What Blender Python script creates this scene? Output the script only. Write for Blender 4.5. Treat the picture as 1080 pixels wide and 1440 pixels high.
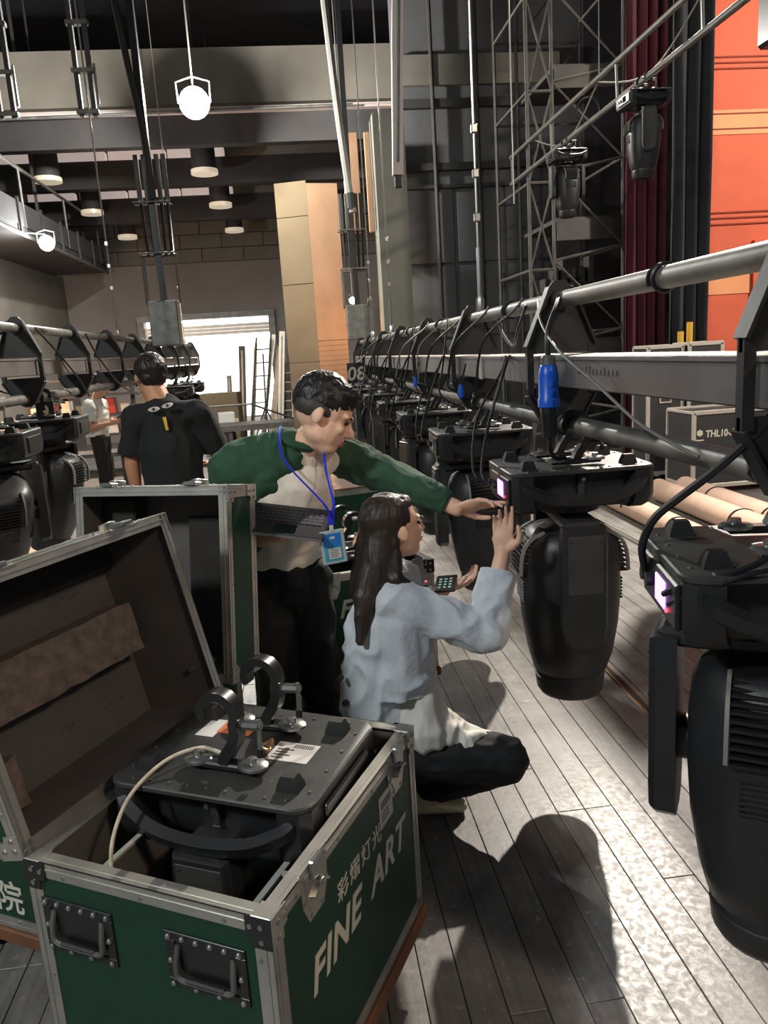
import bpy, bmesh, math, random
from mathutils import Vector as V, Matrix, Euler
for _o in list(bpy.data.objects): bpy.data.objects.remove(_o)
random.seed(7)
S = bpy.context.scene; COL = S.collection
rad = math.radians
def sl(c):                                   # 0..255 display colour to linear
    return tuple(((v/255)/12.92 if v/255 <= .04045 else ((v/255+.055)/1.055)**2.4) for v in c)

# ------------------------------------------------------------ camera
cd = bpy.data.cameras.new('camera'); cam = bpy.data.objects.new('camera', cd); COL.objects.link(cam)
cd.sensor_fit = 'VERTICAL'; cd.sensor_height = 24; cd.sensor_width = 18; cd.lens = 1082/1440*24
cd.clip_start = .05; cd.clip_end = 200
cx_ = V((-127, 218, -1082)).normalized()                       # the truss direction (world Y) seen from the lens
dn_ = V((330, -((-127*330 + 1082*1082)/218), -1082)).normalized()  # straight down seen from the lens
uz_ = -dn_; ux_ = cx_.cross(uz_)
M3 = Matrix((ux_, cx_, uz_))
cam.matrix_world = Matrix.Translation((0, 0, 1.65)) @ M3.to_4x4()
S.camera = cam

# ------------------------------------------------------------ world, exposure
w = bpy.data.worlds.new('world'); S.world = w; w.use_nodes = True
w.node_tree.nodes['Background'].inputs[0].default_value = (.80, .90, 1.0, 1)
w.node_tree.nodes['Background'].inputs[1].default_value = .095
S.view_settings.view_transform = 'Standard'; S.view_settings.look = 'None'
S.view_settings.exposure = 0.28; S.view_settings.gamma = 1; S.view_settings.use_curve_mapping = False

# ------------------------------------------------------------ materials
MATS = {}
def mat(name, col, rough=.6, metal=0, var=.12, scale=6, bump=0, bscale=60, emit=None, es=1, spec=.5, alpha=None):
    m = bpy.data.materials.new(name); m.use_nodes = True; nt = m.node_tree; N = nt.nodes; L = nt.links
    b = N['Principled BSDF']; c = sl(col)
    b.inputs['Roughness'].default_value = rough; b.inputs['Metallic'].default_value = metal
    b.inputs['Specular IOR Level'].default_value = spec
    if var > 0:
        tc = N.new('ShaderNodeTexCoord'); nz = N.new('ShaderNodeTexNoise'); nz.inputs['Scale'].default_value = scale
        nz.inputs['Detail'].default_value = 6
        rp = N.new('ShaderNodeValToRGB'); rp.color_ramp.elements[0].position = .3; rp.color_ramp.elements[1].position = .7
        rp.color_ramp.elements[0].color = tuple(v*(1-var) for v in c)+(1,)
        rp.color_ramp.elements[1].color = tuple(min(1, v*(1+var)) for v in c)+(1,)
        L.new(tc.outputs['Object'], nz.inputs['Vector']); L.new(nz.outputs['Fac'], rp.inputs['Fac']); L.new(rp.outputs['Color'], b.inputs['Base Color'])
    else: b.inputs['Base Color'].default_value = c+(1,)
    if bump > 0:
        tc2 = N.new('ShaderNodeTexCoord'); n2 = N.new('ShaderNodeTexNoise'); n2.inputs['Scale'].default_value = bscale; n2.inputs['Detail'].default_value = 4
        bp = N.new('ShaderNodeBump'); bp.inputs['Strength'].default_value = bump; bp.inputs['Distance'].default_value = .004
        L.new(tc2.outputs['Object'], n2.inputs['Vector']); L.new(n2.outputs['Fac'], bp.inputs['Height']); L.new(bp.outputs['Normal'], b.inputs['Normal'])
    if emit:
        b.inputs['Emission Color'].default_value = sl(emit)+(1,); b.inputs['Emission Strength'].default_value = es
    if alpha is not None: b.inputs['Alpha'].default_value = alpha
    MATS[name] = m; return m
mat('black_plastic', (40, 40, 42), .42, var=.2, scale=9, bump=.15, bscale=220)
mat('black_satin', (30, 30, 32), .3, var=.15)
mat('plate_grey', (58, 58, 57), .48, .1, var=.25, scale=7, bump=.1, bscale=90)
mat('rubber', (28, 28, 29), .6)
mat('steel', (176, 178, 174), .28, .9, var=.15, scale=14)
mat('steel_dull', (120, 120, 116), .5, .7, var=.25, scale=10, bump=.1)
mat('alu', (186, 184, 176), .36, .75, var=.14, scale=12)
mat('copper_wire', (200, 150, 105), .3, .8)
mat('hoop_black', (46, 45, 44), .5, .2, var=.25, scale=10, bump=.1)
mat('pipe_grey', (110, 110, 106), .5, .45, var=.35, scale=9, bump=.2, bscale=40)
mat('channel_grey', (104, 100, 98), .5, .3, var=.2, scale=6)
mat('green_panel', (10, 56, 38), .5, var=.12, scale=20, bump=.12, bscale=260)
mat('liner', (92, 88, 84), .9, var=.15, scale=8)
mat('foam', (112, 100, 92), .95, var=.3, scale=30, bump=.7, bscale=70)
mat('foam_dark', (48, 45, 43), .95, var=.2, scale=14, bump=.4)
mat('plywood', (120, 78, 52), .65, var=.25, scale=5, bump=.2)
mat('white_edge', (176, 174, 164), .6, var=.12)
mat('white_print', (215, 210, 192), .6, var=0)
mat('paper', (205, 203, 198), .7, var=.05)
mat('ink', (40, 40, 42), .7, var=0)
mat('orange_sticker', (196, 112, 66), .6, var=.1)
mat('rope_white', (205, 195, 172), .7, var=.2, scale=40)
mat('cable_black', (26, 26, 28), .45, var=.1)
mat('cable_grey', (120, 118, 114), .5, var=.1)
mat('wire_steel', (150, 148, 142), .35, .7, var=.1)
mat('blue_plastic', (22, 92, 205), .35, var=.08)
mat('screen_purple', (120, 60, 160), .4, var=0, emit=(205, 130, 255), es=3.2)
mat('led_red', (200, 40, 50), .4, var=0, emit=(255, 70, 90), es=3)
mat('glass_dark', (14, 15, 20), .05, var=0, spec=.8)
mat('concrete', (122, 117, 108), .85, var=.2, scale=1.3, bump=.3, bscale=12)
mat('wall_grey', (142, 137, 133), .85, var=.12, scale=.8, bump=.2, bscale=8)
mat('wall_dark', (96, 97, 99), .85, var=.18, scale=.9, bump=.2, bscale=6)
mat('pillar_grey', (112, 112, 104), .8, var=.12, scale=2)
mat('ceiling_dark', (40, 42, 48), .9, var=.2, scale=1)
mat('beam_black', (58, 56, 56), .7, var=.2, scale=2)
mat('flange', (196, 182, 176), .6, var=.1, scale=3)
mat('scaffold', (98, 95, 90), .55, .4, var=.25, scale=6)
mat('scaffold_dark', (74, 72, 70), .6, .3, var=.2, scale=6)
mat('curtain_maroon', (84, 32, 44), .85, var=.2, scale=3)
mat('curtain_black', (58, 58, 62), .9, var=.15, scale=3)
mat('flat_orange', (216, 100, 70), .75, var=.08, scale=2)
mat('flat_band', (236, 160, 112), .75, var=.08, scale=3)
mat('flat_line', (140, 56, 40), .8, var=0)
mat('cardboard', (106, 92, 70), .85, var=.1, scale=2, bump=.1)
mat('wood_cladding', (160, 126, 98), .75, var=.12, scale=3)
mat('kraft_roll', (198, 168, 148), .7, var=.1, scale=5)
mat('case_black', (58, 57, 58), .55, var=.1, scale=12)
mat('case_trim', (216, 208, 196), .4, .35, var=.1)
mat('yellow', (226, 178, 60), .5, var=.1)
mat('lamp_hot', (255, 250, 235), .5, var=0, emit=(255, 246, 226), es=60)
mat('lamp_rim', (235, 226, 208), .35, .2, var=0, emit=(255, 236, 205), es=.35)  # faint emission stands in for reflections on can lamp rims and reflectors
mat('daylight', (255, 255, 255), .9, var=0, emit=(255, 252, 246), es=2.6)
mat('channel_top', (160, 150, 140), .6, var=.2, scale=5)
mat('strip_glow', (210, 196, 190), .6, var=.05, emit=(214, 196, 190), es=.42)  # emission makes the beam strips look lit where no lamp reaches them
mat('red_box', (170, 60, 50), .6, var=.1)
mat('junk_wood', (200, 182, 158), .75, var=.25, scale=3)
mat('skin', (238, 190, 160), .52, var=.07, scale=8, bump=.05, bscale=120)
mat('skin_tan', (196, 142, 108), .52, var=.08, scale=8)
mat('hair', (26, 23, 22), .45, var=.25, scale=30, bump=.35, bscale=160)
mat('hair_faded', (62, 56, 52), .6, var=.25, scale=60)
mat('hair_brown', (46, 37, 30), .5, var=.4, scale=14, bump=.1, bscale=60)
mat('lip', (200, 112, 102), .45, var=.05)
mat('eye', (30, 24, 22), .2, var=0)
mat('knit_green', (40, 76, 54), .85, var=.14, scale=16, bump=.4, bscale=180)
mat('knit_cream', (232, 222, 206), .85, var=.08, scale=10, bump=.4, bscale=120)
mat('jacket_grey', (206, 212, 218), .85, var=.1, scale=9, bump=.5, bscale=70)
mat('shirt_white', (222, 218, 208), .8, var=.08, scale=12, bump=.4, bscale=50)
mat('pants_black', (22, 22, 24), .8, var=.2, scale=9, bump=.4, bscale=60)
mat('tee_black', (24, 26, 27), .85, var=.2, scale=7, bump=.4, bscale=50)
mat('shoe_cream', (212, 198, 160), .6, var=.1)
mat('lanyard', (44, 52, 214), .5, var=.05)
mat('badge_clear', (170, 186, 196), .25, var=.05)
mat('badge_blue', (32, 120, 200), .5, var=.05)
mat('badge_teal', (60, 158, 176), .5, var=.05)
mat('laptop', (36, 34, 40), .35, var=.1)
mat('key', (44, 43, 52), .5, var=0)
mat('silver', (200, 200, 204), .3, .7, var=.05)
mat('phone_icon', (150, 200, 190), .5, var=0, emit=(150, 200, 190), es=.25)

# stage floor: worn grey boards
def floor_mat(name, brick):
    m = bpy.data.materials.new(name); m.use_nodes = True; nt = m.node_tree; N = nt.nodes; L = nt.links; b = N['Principled BSDF']
    g = N.new('ShaderNodeNewGeometry'); oi = N.new('ShaderNodeObjectInfo')
    n1 = N.new('ShaderNodeTexNoise'); n1.inputs['Scale'].default_value = 3.2; n1.inputs['Detail'].default_value = 9; n1.inputs['Roughness'].default_value = .68
    mp = N.new('ShaderNodeMapping'); mp.inputs['Scale'].default_value = (60, 3, 1)
    n2 = N.new('ShaderNodeTexNoise'); n2.inputs['Scale'].default_value = 1; n2.inputs['Detail'].default_value = 5
    L.new(g.outputs['Position'], n1.inputs['Vector']); L.new(g.outputs['Position'], mp.inputs['Vector']); L.new(mp.outputs['Vector'], n2.inputs['Vector'])
    r1 = N.new('ShaderNodeValToRGB'); r1.color_ramp.elements[0].position = .32; r1.color_ramp.elements[1].position = .68
    r1.color_ramp.elements[0].color = sl((98, 95, 92))+(1,); r1.color_ramp.elements[1].color = sl((144, 141, 137))+(1,)
    L.new(n1.outputs['Fac'], r1.inputs['Fac'])
    mx = N.new('ShaderNodeMixRGB'); mx.blend_type = 'MULTIPLY'; mx.inputs['Fac'].default_value = .45
    r2 = N.new('ShaderNodeValToRGB'); r2.color_ramp.elements[0].color = (.55, .53, .5, 1); r2.color_ramp.elements[1].color = (1, 1, 1, 1)
    r2.color_ramp.elements[0].position = .35; r2.color_ramp.elements[1].position = .6
    L.new(n2.outputs['Fac'], r2.inputs['Fac']); L.new(r1.outputs['Color'], mx.inputs[1]); L.new(r2.outputs['Color'], mx.inputs[2])
    # light scuffs
    n3 = N.new('ShaderNodeTexNoise'); n3.inputs['Scale'].default_value = 48; n3.inputs['Detail'].default_value = 8; n3.inputs['Distortion'].default_value = .6
    L.new(g.outputs['Position'], n3.inputs['Vector'])
    r3 = N.new('ShaderNodeValToRGB'); r3.color_ramp.elements[0].position = .62; r3.color_ramp.elements[1].position = .72
    L.new(n3.outputs['Fac'], r3.inputs['Fac'])
    m3 = N.new('ShaderNodeMixRGB'); m3.blend_type = 'MIX'; m3.inputs[2].default_value = sl((205, 198, 186))+(1,)
    sc = N.new('ShaderNodeMath'); sc.operation = 'MULTIPLY'; sc.inputs[1].default_value = .35; L.new(r3.outputs['Color'], sc.inputs[0]); L.new(sc.outputs[0], m3.inputs['Fac'])
    L.new(mx.outputs['Color'], m3.inputs[1])
    out = m3.outputs['Color']
    if brick:
        mb = N.new('ShaderNodeMapping'); mb.inputs['Rotation'].default_value = (0, 0, rad(90)); L.new(g.outputs['Position'], mb.inputs['Vector'])
        bk = N.new('ShaderNodeTexBrick'); bk.inputs['Scale'].default_value = 1; bk.inputs['Brick Width'].default_value = 1.9; bk.inputs['Row Height'].default_value = .1
        bk.inputs['Mortar Size'].default_value = .002; bk.inputs['Color1'].default_value = (1, 1, 1, 1); bk.inputs['Color2'].default_value = (.86, .86, .86, 1); bk.inputs['Mortar'].default_value = (.25, .25, .25, 1)
        L.new(mb.outputs['Vector'], bk.inputs['Vector'])
        m4 = N.new('ShaderNodeMixRGB'); m4.blend_type = 'MULTIPLY'; m4.inputs['Fac'].default_value = 1; L.new(out, m4.inputs[1]); L.new(bk.outputs['Color'], m4.inputs[2]); out = m4.outputs['Color']
    else:
        mr = N.new('ShaderNodeMapRange'); mr.inputs['To Min'].default_value = .84; mr.inputs['To Max'].default_value = 1.08; L.new(oi.outputs['Random'], mr.inputs['Value'])
        m4 = N.new('ShaderNodeMixRGB'); m4.blend_type = 'MULTIPLY'; m4.inputs['Fac'].default_value = 1; L.new(out, m4.inputs[1]); L.new(mr.outputs['Result'], m4.inputs[2]); out = m4.outputs['Color']
    L.new(out, b.inputs['Base Color'])
    rr = N.new('ShaderNodeMapRange'); rr.inputs['From Min'].default_value = .3; rr.inputs['From Max'].default_value = .7; rr.inputs['To Min'].default_value = .31; rr.inputs['To Max'].default_value = .52
    L.new(n3.outputs['Fac'], rr.inputs['Value']); L.new(rr.outputs['Result'], b.inputs['Roughness'])
    bp = N.new('ShaderNodeBump'); bp.inputs['Strength'].default_value = .14; bp.inputs['Distance'].default_value = .003
    L.new(n3.outputs['Fac'], bp.inputs['Height']); L.new(bp.outputs['Normal'], b.inputs['Normal'])
    MATS[name] = m
floor_mat('boards', False); floor_mat('boards_far', True)

# ------------------------------------------------------------ mesh helpers
def tag(o, label=None, cat=None, group=None, kind=None):
    if label: o['label'] = label
    if cat: o['category'] = cat
    if group: o['group'] = group
    if kind: o['kind'] = kind
    return o
def empty(name, loc=(0, 0, 0), rz=0, label=None, cat=None, group=None):
    o = bpy.data.objects.new(name, None); COL.objects.link(o); o.location = loc; o.rotation_euler = (0, 0, rz)
    o.empty_display_size = .1
    return tag(o, label, cat, group)
def frame(z):
    z = z.normalized(); a = V((0, 0, 1)) if abs(z.z) < .95 else V((1, 0, 0))
    x = a.cross(z).normalized(); return x, z.cross(x)
class MB:
    def __init__(s, M=None): s.v = []; s.f = []; s.M = M
    def _add(s, vs, fs, M=None):
        n = len(s.v); vs = [V(v) for v in vs]
        if M is not None: vs = [M @ v for v in vs]
        if s.M is not None: vs = [s.M @ v for v in vs]
        s.v += vs; s.f += [tuple(i+n for i in f) for f in fs]; return s
    def box(s, x0, x1, y0, y1, z0, z1, M=None):
        return s._add([(x, y, z) for x in (x0, x1) for y in (y0, y1) for z in (z0, z1)],
                      [(0, 1, 3, 2), (4, 6, 7, 5), (0, 4, 5, 1), (2, 3, 7, 6), (0, 2, 6, 4), (1, 5, 7, 3)], M)
    def cbox(s, x0, x1, y0, y1, z0, z1, b=.004, M=None):
        lo = (x0, y0, z0); hi = (x1, y1, z1); idx = {}; vs = []
        for sx in (0, 1):
            for sy in (0, 1):
                for sz in (0, 1):
                    for a in range(3):
                        p = []
                        for k, sg in enumerate((sx, sy, sz)):
                            q = hi[k] if sg else lo[k]
                            if k != a: q += -b if sg else b
                            p.append(q)
                        idx[(sx, sy, sz, a)] = len(vs); vs.append(tuple(p))
        fs = []
        for a in range(3):
            o = [k for k in range(3) if k != a]
            for sg in (0, 1):
                f = []
                for (p, q) in ((0, 0), (1, 0), (1, 1), (0, 1)):
                    t = [0, 0, 0]; t[a] = sg; t[o[0]] = p; t[o[1]] = q; f.append(idx[(*t, a)])
                fs.append(tuple(f))
            for p in (0, 1):
                for q in (0, 1):
                    t0 = [0, 0, 0]; t0[o[0]] = p; t0[o[1]] = q; t1 = list(t0); t1[a] = 1
                    fs.append((idx[(*t0, o[0])], idx[(*t1, o[0])], idx[(*t1, o[1])], idx[(*t0, o[1])]))
        for sx in (0, 1):
            for sy in (0, 1):
                for sz in (0, 1): fs.append(tuple(idx[(sx, sy, sz, a)] for a in range(3)))
        return s._add(vs, fs, M)
    def cyl(s, p0, p1, r0, r1=None, n=12, M=None, cap=True):
        p0 = V(p0); p1 = V(p1); r1 = r0 if r1 is None else r1; x, y = frame(p1-p0); vs = []; fs = []
        for k in range(n):
            a = 2*math.pi*k/n; d = x*math.cos(a)+y*math.sin(a); vs += [p0+d*r0, p1+d*r1]
        for k in range(n):
            j = (k+1) % n; fs.append((2*k, 2*j, 2*j+1, 2*k+1))
        if cap: fs.append(tuple(range(0, 2*n, 2))[::-1]); fs.append(tuple(range(1, 2*n, 2)))
        return s._add(vs, fs, M)
    def tube(s, pts, r, n=6, M=None, closed=False):
        pts = [V(p) for p in pts]; m = len(pts); vs = []; fs = []; px = None
        for i, p in enumerate(pts):
            if closed: t = pts[(i+1) % m]-pts[i-1]
            else: t = pts[min(i+1, m-1)]-pts[max(i-1, 0)]
            t.normalize()
            if px is None: x, y = frame(t)
            else:
                x = px-t*px.dot(t)
                x = x.normalized() if x.length > 1e-6 else frame(t)[0]
                y = t.cross(x)
            px = x; rr = r[i] if isinstance(r, (list, tuple)) else r
            for k in range(n):
                a = 2*math.pi*k/n; vs.append(p+(x*math.cos(a)+y*math.sin(a))*rr)
        for i in range(m if closed else m-1):
            for k in range(n):
                j = (k+1) % n; i2 = (i+1) % m; fs.append((i*n+k, i*n+j, i2*n+j, i2*n+k))
        if not closed: fs.append(tuple(range(n))[::-1]); fs.append(tuple(range((m-1)*n, m*n)))
        return s._add(vs, fs, M)
    def sweep(s, path, wid, th, axis=(0, 1, 0), M=None):
        # rectangular section swept along a path lying in a plane whose normal is axis
        a = V(axis).normalized(); pts = [V(p) for p in path]; m = len(pts); vs = []; fs = []
        for i, p in enumerate(pts):
            t = (pts[min(i+1, m-1)]-pts[max(i-1, 0)]).normalized(); nn = a.cross(t).normalized()
            tt = th[i] if isinstance(th, (list, tuple)) else th
            vs += [p+a*wid/2+nn*tt/2, p-a*wid/2+nn*tt/2, p-a*wid/2-nn*tt/2, p+a*wid/2-nn*tt/2]
        for i in range(m-1):
            for k in range(4):
                j = (k+1) % 4; fs.append((i*4+k, i*4+j, i*4+4+j, i*4+4+k))
        fs.append((3, 2, 1, 0)); fs.append(tuple((m-1)*4+k for k in range(4)))
        return s._add(vs, fs, M)
    def prism(s, poly, z0, z1, M=None):
        n = len(poly); vs = [(p[0], p[1], z0) for p in poly]+[(p[0], p[1], z1) for p in poly]
        fs = [tuple(range(n))[::-1], tuple(range(n, 2*n))]+[(k, (k+1) % n, n+(k+1) % n, n+k) for k in range(n)]
        return s._add(vs, fs, M)
    def loft(s, rings, M=None, cap=True):
        n = len(rings[0]); vs = [p for r in rings for p in r]; fs = []
        for i in range(len(rings)-1):
            for k in range(n):
                j = (k+1) % n; fs.append((i*n+k, i*n+j, i*n+n+j, i*n+n+k))
        if cap: fs.append(tuple(range(n))[::-1]); fs.append(tuple(range((len(rings)-1)*n, len(rings)*n)))
        return s._add(vs, fs, M)
    def lathe(s, prof, n=20, M=None, c=(0, 0)):
        return s.loft([[(c[0]+r*math.cos(2*math.pi*k/n), c[1]+r*math.sin(2*math.pi*k/n), z) for k in range(n)] for r, z in prof], M)
    def ell(s, c, r, M=None, nu=14, nv=9, rot=None):
        c = V(c); vs = []; fs = []; Rm = rot.to_matrix() if rot else Matrix.Identity(3)
        for i in range(nv+1):
            t = math.pi*i/nv
            for k in range(nu):
                a = 2*math.pi*k/nu
                q = V((r[0]*max(math.sin(t), .02)*math.cos(a), r[1]*max(math.sin(t), .02)*math.sin(a), r[2]*math.cos(t))); vs.append(c+Rm @ q)
        for i in range(nv):
            for k in range(nu):
                j = (k+1) % nu; fs.append((i*nu+k, i*nu+j, (i+1)*nu+j, (i+1)*nu+k))
        fs.append(tuple(range(nu))); fs.append(tuple(range(nv*nu, nv*nu+nu))[::-1])
        return s._add(vs, fs, M)
    def limb(s, p0, p1, r0, r1, flat=1.0, side=None, n=14, round0=True, round1=True, M=None):
        # tapered capsule; flat < 1 squeezes it across the direction "side"
        p0 = V(p0); p1 = V(p1); ax = (p1-p0); L = ax.length; ax.normalize()
        if side is None: x, y = frame(ax)
        else:
            y = V(side); y = (y-ax*y.dot(ax)).normalized(); x = y.cross(ax)
        prof = []
        if round0: prof += [(r0*math.sin(t), -r0*math.cos(t)*.9) for t in (.12, .5, 1.0)]
        prof += [(r0, 0), ((r0+r1)/2, L/2), (r1, L)]
        if round1: prof += [(r1*math.cos(t), L+r1*math.sin(t)*.9) for t in (.5, 1.0, 1.45)]
        return s.loft([[p0+ax*h+(x*math.cos(2*math.pi*k/n)+y*math.sin(2*math.pi*k/n)*flat)*r for k in range(n)] for r, h in prof], M)
    def mesh(s, name):
        me = bpy.data.meshes.new(name); me.from_pydata([tuple(v) for v in s.v], [], s.f)
        bm = bmesh.new(); bm.from_mesh(me); bmesh.ops.recalc_face_normals(bm, faces=bm.faces); bm.to_mesh(me); bm.free(); return me
    def build(s, name, m, parent=None, smooth=35):
        me = s.mesh(name)
        if smooth: me.shade_smooth(); me.set_sharp_from_angle(angle=rad(smooth))
        return link(name, me, m, parent)
def link(name, me, m, parent=None):
    if m and not me.materials: me.materials.append(MATS[m])
    o = bpy.data.objects.new(name, me); COL.objects.link(o)
    if parent: o.parent = parent
    return o
KIDS = {}
def kids(o): return [c for c in o.children]
def copy_tree(o, parent=None):
    c = o.copy(); COL.objects.link(c); c.parent = parent
    for ch in o.children: copy_tree(ch, c)
    return c
def rrect(wx, wy, r, n=4):
    out = []
    for cx, cy, a0 in ((wx-r, wy-r, 0), (-wx+r, wy-r, 90), (-wx+r, -wy+r, 180), (wx-r, -wy+r, 270)):
        for k in range(n+1):
            a = rad(a0+90*k/n); out.append((cx+r*math.cos(a), cy+r*math.sin(a)))
    return out
def bez(p0, p1, p2, p3, n=12):
    p0, p1, p2, p3 = map(V, (p0, p1, p2, p3)); out = []
    for i in range(n+1):
        t = i/n; out.append(p0*(1-t)**3+p1*3*t*(1-t)**2+p2*3*t*t*(1-t)+p3*t**3)
    return out
def smoothpath(pts, n=6):
    pts = [V(p) for p in pts]; out = []
    for i in range(len(pts)-1):
        p0 = pts[max(i-1, 0)]; p1 = pts[i]; p2 = pts[i+1]; p3 = pts[min(i+2, len(pts)-1)]
        for k in range(n):
            t = k/n; out.append(.5*((2*p1)+(p2-p0)*t+(2*p0-5*p1+4*p2-p3)*t*t+(3*p1-p0-3*p2+p3)*t**3))
    out.append(pts[-1]); return out
def text_obj(name, body, size, m, parent, M, shear=0, bold=0, depth=.0008, align='LEFT', xs=1, spc=1.0):
    cu = bpy.data.curves.new(name, 'FONT'); cu.body = body; cu.size = size; cu.shear = shear; cu.offset = bold; cu.extrude = depth; cu.align_x = align; cu.space_character = spc; cu.resolution_u = 3
    t = bpy.data.objects.new(name+'_tmp', cu); COL.objects.link(t); bpy.context.view_layer.update()
    me = bpy.data.meshes.new_from_object(t.evaluated_get(bpy.context.evaluated_depsgraph_get()))
    bpy.data.objects.remove(t)
    me.transform(M @ Matrix.Diagonal((xs, 1, 1, 1))); me.materials.clear(); me.name = name
    return link(name, me, m, parent)
def Mfrom(o, x, y, z):
    return Matrix((V((x[0], y[0], z[0], o[0])), V((x[1], y[1], z[1], o[1])), V((x[2], y[2], z[2], o[2])), V((0, 0, 0, 1))))

# ------------------------------------------------------------ lamps (each with its housing)
def aim(o, target):
    o.rotation_euler = (V(target)-o.location).to_track_quat('-Z', 'Y').to_euler()
def light(kind, loc, energy, col, size=.1, target=None, angle=60, blend=.4):
    l = bpy.data.lights.new('lamp_light', kind); l.energy = energy; l.color = col
    if kind == 'AREA': l.size = size
    else: l.shadow_soft_size = size
    if kind == 'SPOT': l.spot_size = rad(angle); l.spot_blend = blend
    o = bpy.data.objects.new('lamp_light', l); COL.objects.link(o); o.location = loc
    if target: aim(o, target)
    return o
KEY = V((3.80, 8.65, 6.0))
light('SPOT', KEY, 3300, (1, .91, .80), .07, (.5, 2.6, .4), 75, .5)                # work lamp over stage left, beyond the truss
light('SPOT', (-4.2, -1.2, 5.2), 680, (.90, .97, 1), .35, (-.6, 3.0, .6), 100, .6)    # added fill lamp, unseen behind the camera on the left
light('POINT', (-1.01, 10.9, 4.95), 900, (1, .97, .9), .09)                        # bright flood lamp in the picture
light('POINT', (-3.36, 11.9, 3.36), 170, (.93, .97, 1), .06)                       # small lamp under the catwalk
light('POINT', (.95, 11.75, 2.0), 20, (1, .50, .2), .08)                          # warm lamp behind the cable lift
light('POINT', (-4.25, 11.5, 1.75), 130, (1, .52, .24), .08)                         # warm lamp by the left wall
light('SPOT', (3.4, -2.6, 5.0), 300, (1, .74, .54), .4, (-.1, 2.2, .6), 90, .6)       # second added fill, warm, out of view behind the camera
light('SPOT', (7.2, 4.4, 5.4), 1200, (1, .88, .74), .2, (5.6, 8.8, 2.6), 80, .6)    # unseen lamp added to brighten the orange flats

# ------------------------------------------------------------ floor
fl = MB(); PX0, PX1, PY0, PY1 = -1.1, 2.6, .3, 9.9
for a in ((-9, PX0, -4, 19), (PX1, 9, -4, 19), (PX0, PX1, PY1, 19), (PX0, PX1, -4, PY0)): fl.box(a[0], a[1], a[2], a[3], -.2, 0)
floor = tag(fl.build('floor', 'boards_far', None, 0), 'worn grey wooden stage floor boards', 'floor', kind='structure')
MB().box(PX0, PX1, PY0, PY1, -.2, -.02).build('subfloor', 'ink', floor, 0)
plank_me = {}
for i in range(int(round((PX1-PX0)/.1))):
    x = PX0+.1*i+.05
    y = PY0
    first = True
    while y < PY1-.01:
        Lh = random.choice((1.6, 1.9, 2.2)) if not first else random.choice((.5, .9, 1.3, 1.7)); first = False
        if PY1-y-Lh < .5: Lh = PY1-y
        Lh = round(Lh, 2)
        if 1.40 < x < 1.50: Lh = PY1-PY0
        key = Lh
        if key not in plank_me:
            plank_me[key] = MB().cbox(-.0488, .0488, .0015, Lh-.0015, -.02, 0, .0014).mesh('plank')
        p = link('plank', plank_me[key], 'boards', floor); p.location = (x, y, random.uniform(-.0016, 0)+(-.004 if 1.40 < x < 1.50 else 0))
        y += Lh
tr = MB()
tr.box(1.43, 1.436, .3, 9.9, -.01, .004); tr.box(1.462, 1.468, .3, 9.9, -.01, .004)
tr.build('track_edge', 'copper_wire', floor, 0)
MB().box(1.436, 1.462, .3, 9.9, -.01, -.0005).build('track_slot', 'ink', floor, 0)

def struct(mb, name, m, label, cat='wall'):
    return tag(mb.build(name, m, None, 0), label, cat, kind='structure')
# ------------------------------------------------------------ walls
wb = MB()
wb.box(-5.1, -3.3, 18, 18.4, 0, 3.8); wb.box(-.4, 6.5, 18, 18.4, 0, 3.8); wb.box(-3.3, -.4, 18, 18.4, 2.63, 3.8)
wall_back = struct(wb, 'wall_back', 'wall_grey', 'dim grey back wall around the loading door')
ub = MB()
blk = {}
for r in range(4):
    for k in range(-6, 8):
        x0 = k*.9+(.45 if r % 2 else 0)
        if x0 < -5.0 or x0 > 6: continue
        key = 'b'
        if key not in blk: blk[key] = MB().cbox(.006, .894, -.05, .2, .006, .284, .006).mesh('block')
        b = link('block', blk[key], 'concrete', wall_back); b.location = (x0, 17.98, 3.8+.29*r)
MB().box(-5.1, 6.5, 18.15, 18.4, 3.8, 8).build('upper_wall', 'concrete', wall_back, 0)
struct(MB().box(-5.1, -4.8, 3.5, 18.2, 0, 8), 'wall_left', 'concrete', 'tan side wall on the far left with warm glow')
struct(MB().box(-6, 9, 5.5, 18.4, 7.6, 7.9), 'ceiling', 'ceiling_dark', 'dark ceiling high over the stage', 'ceiling')
struct(MB().box(-4.8, 1.95, 13, 13.45, 5.52, 6.3), 'beam_1', 'concrete', 'long pale concrete beam high across the back', 'beam')
b1 = struct(MB().box(-4.8, 1.95, 12.75, 12.95, 4.88, 5.30), 'beam_2', 'beam_black', 'black steel beam with a pale slotted flange below the concrete beam', 'beam')
MB().box(-4.8, 1.95, 12.62, 13.0, 5.30, 5.33).box(-4.8, 1.95, 12.95, 12.98, 5.33, 5.46).build('flange', 'flange', b1, 0)
for k in range(9): MB().box(-4.4+.72*k, -4.08+.72*k, 12.94, 12.955, 5.36, 5.42).build('slot', 'ink', b1, 0)
pr = MB(); pr.cyl((-4.8, 12.5, 5.24), (1.2, 12.5, 5.30), .022, n=8); pr.build('pipe', 'pipe_grey', b1)
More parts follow.
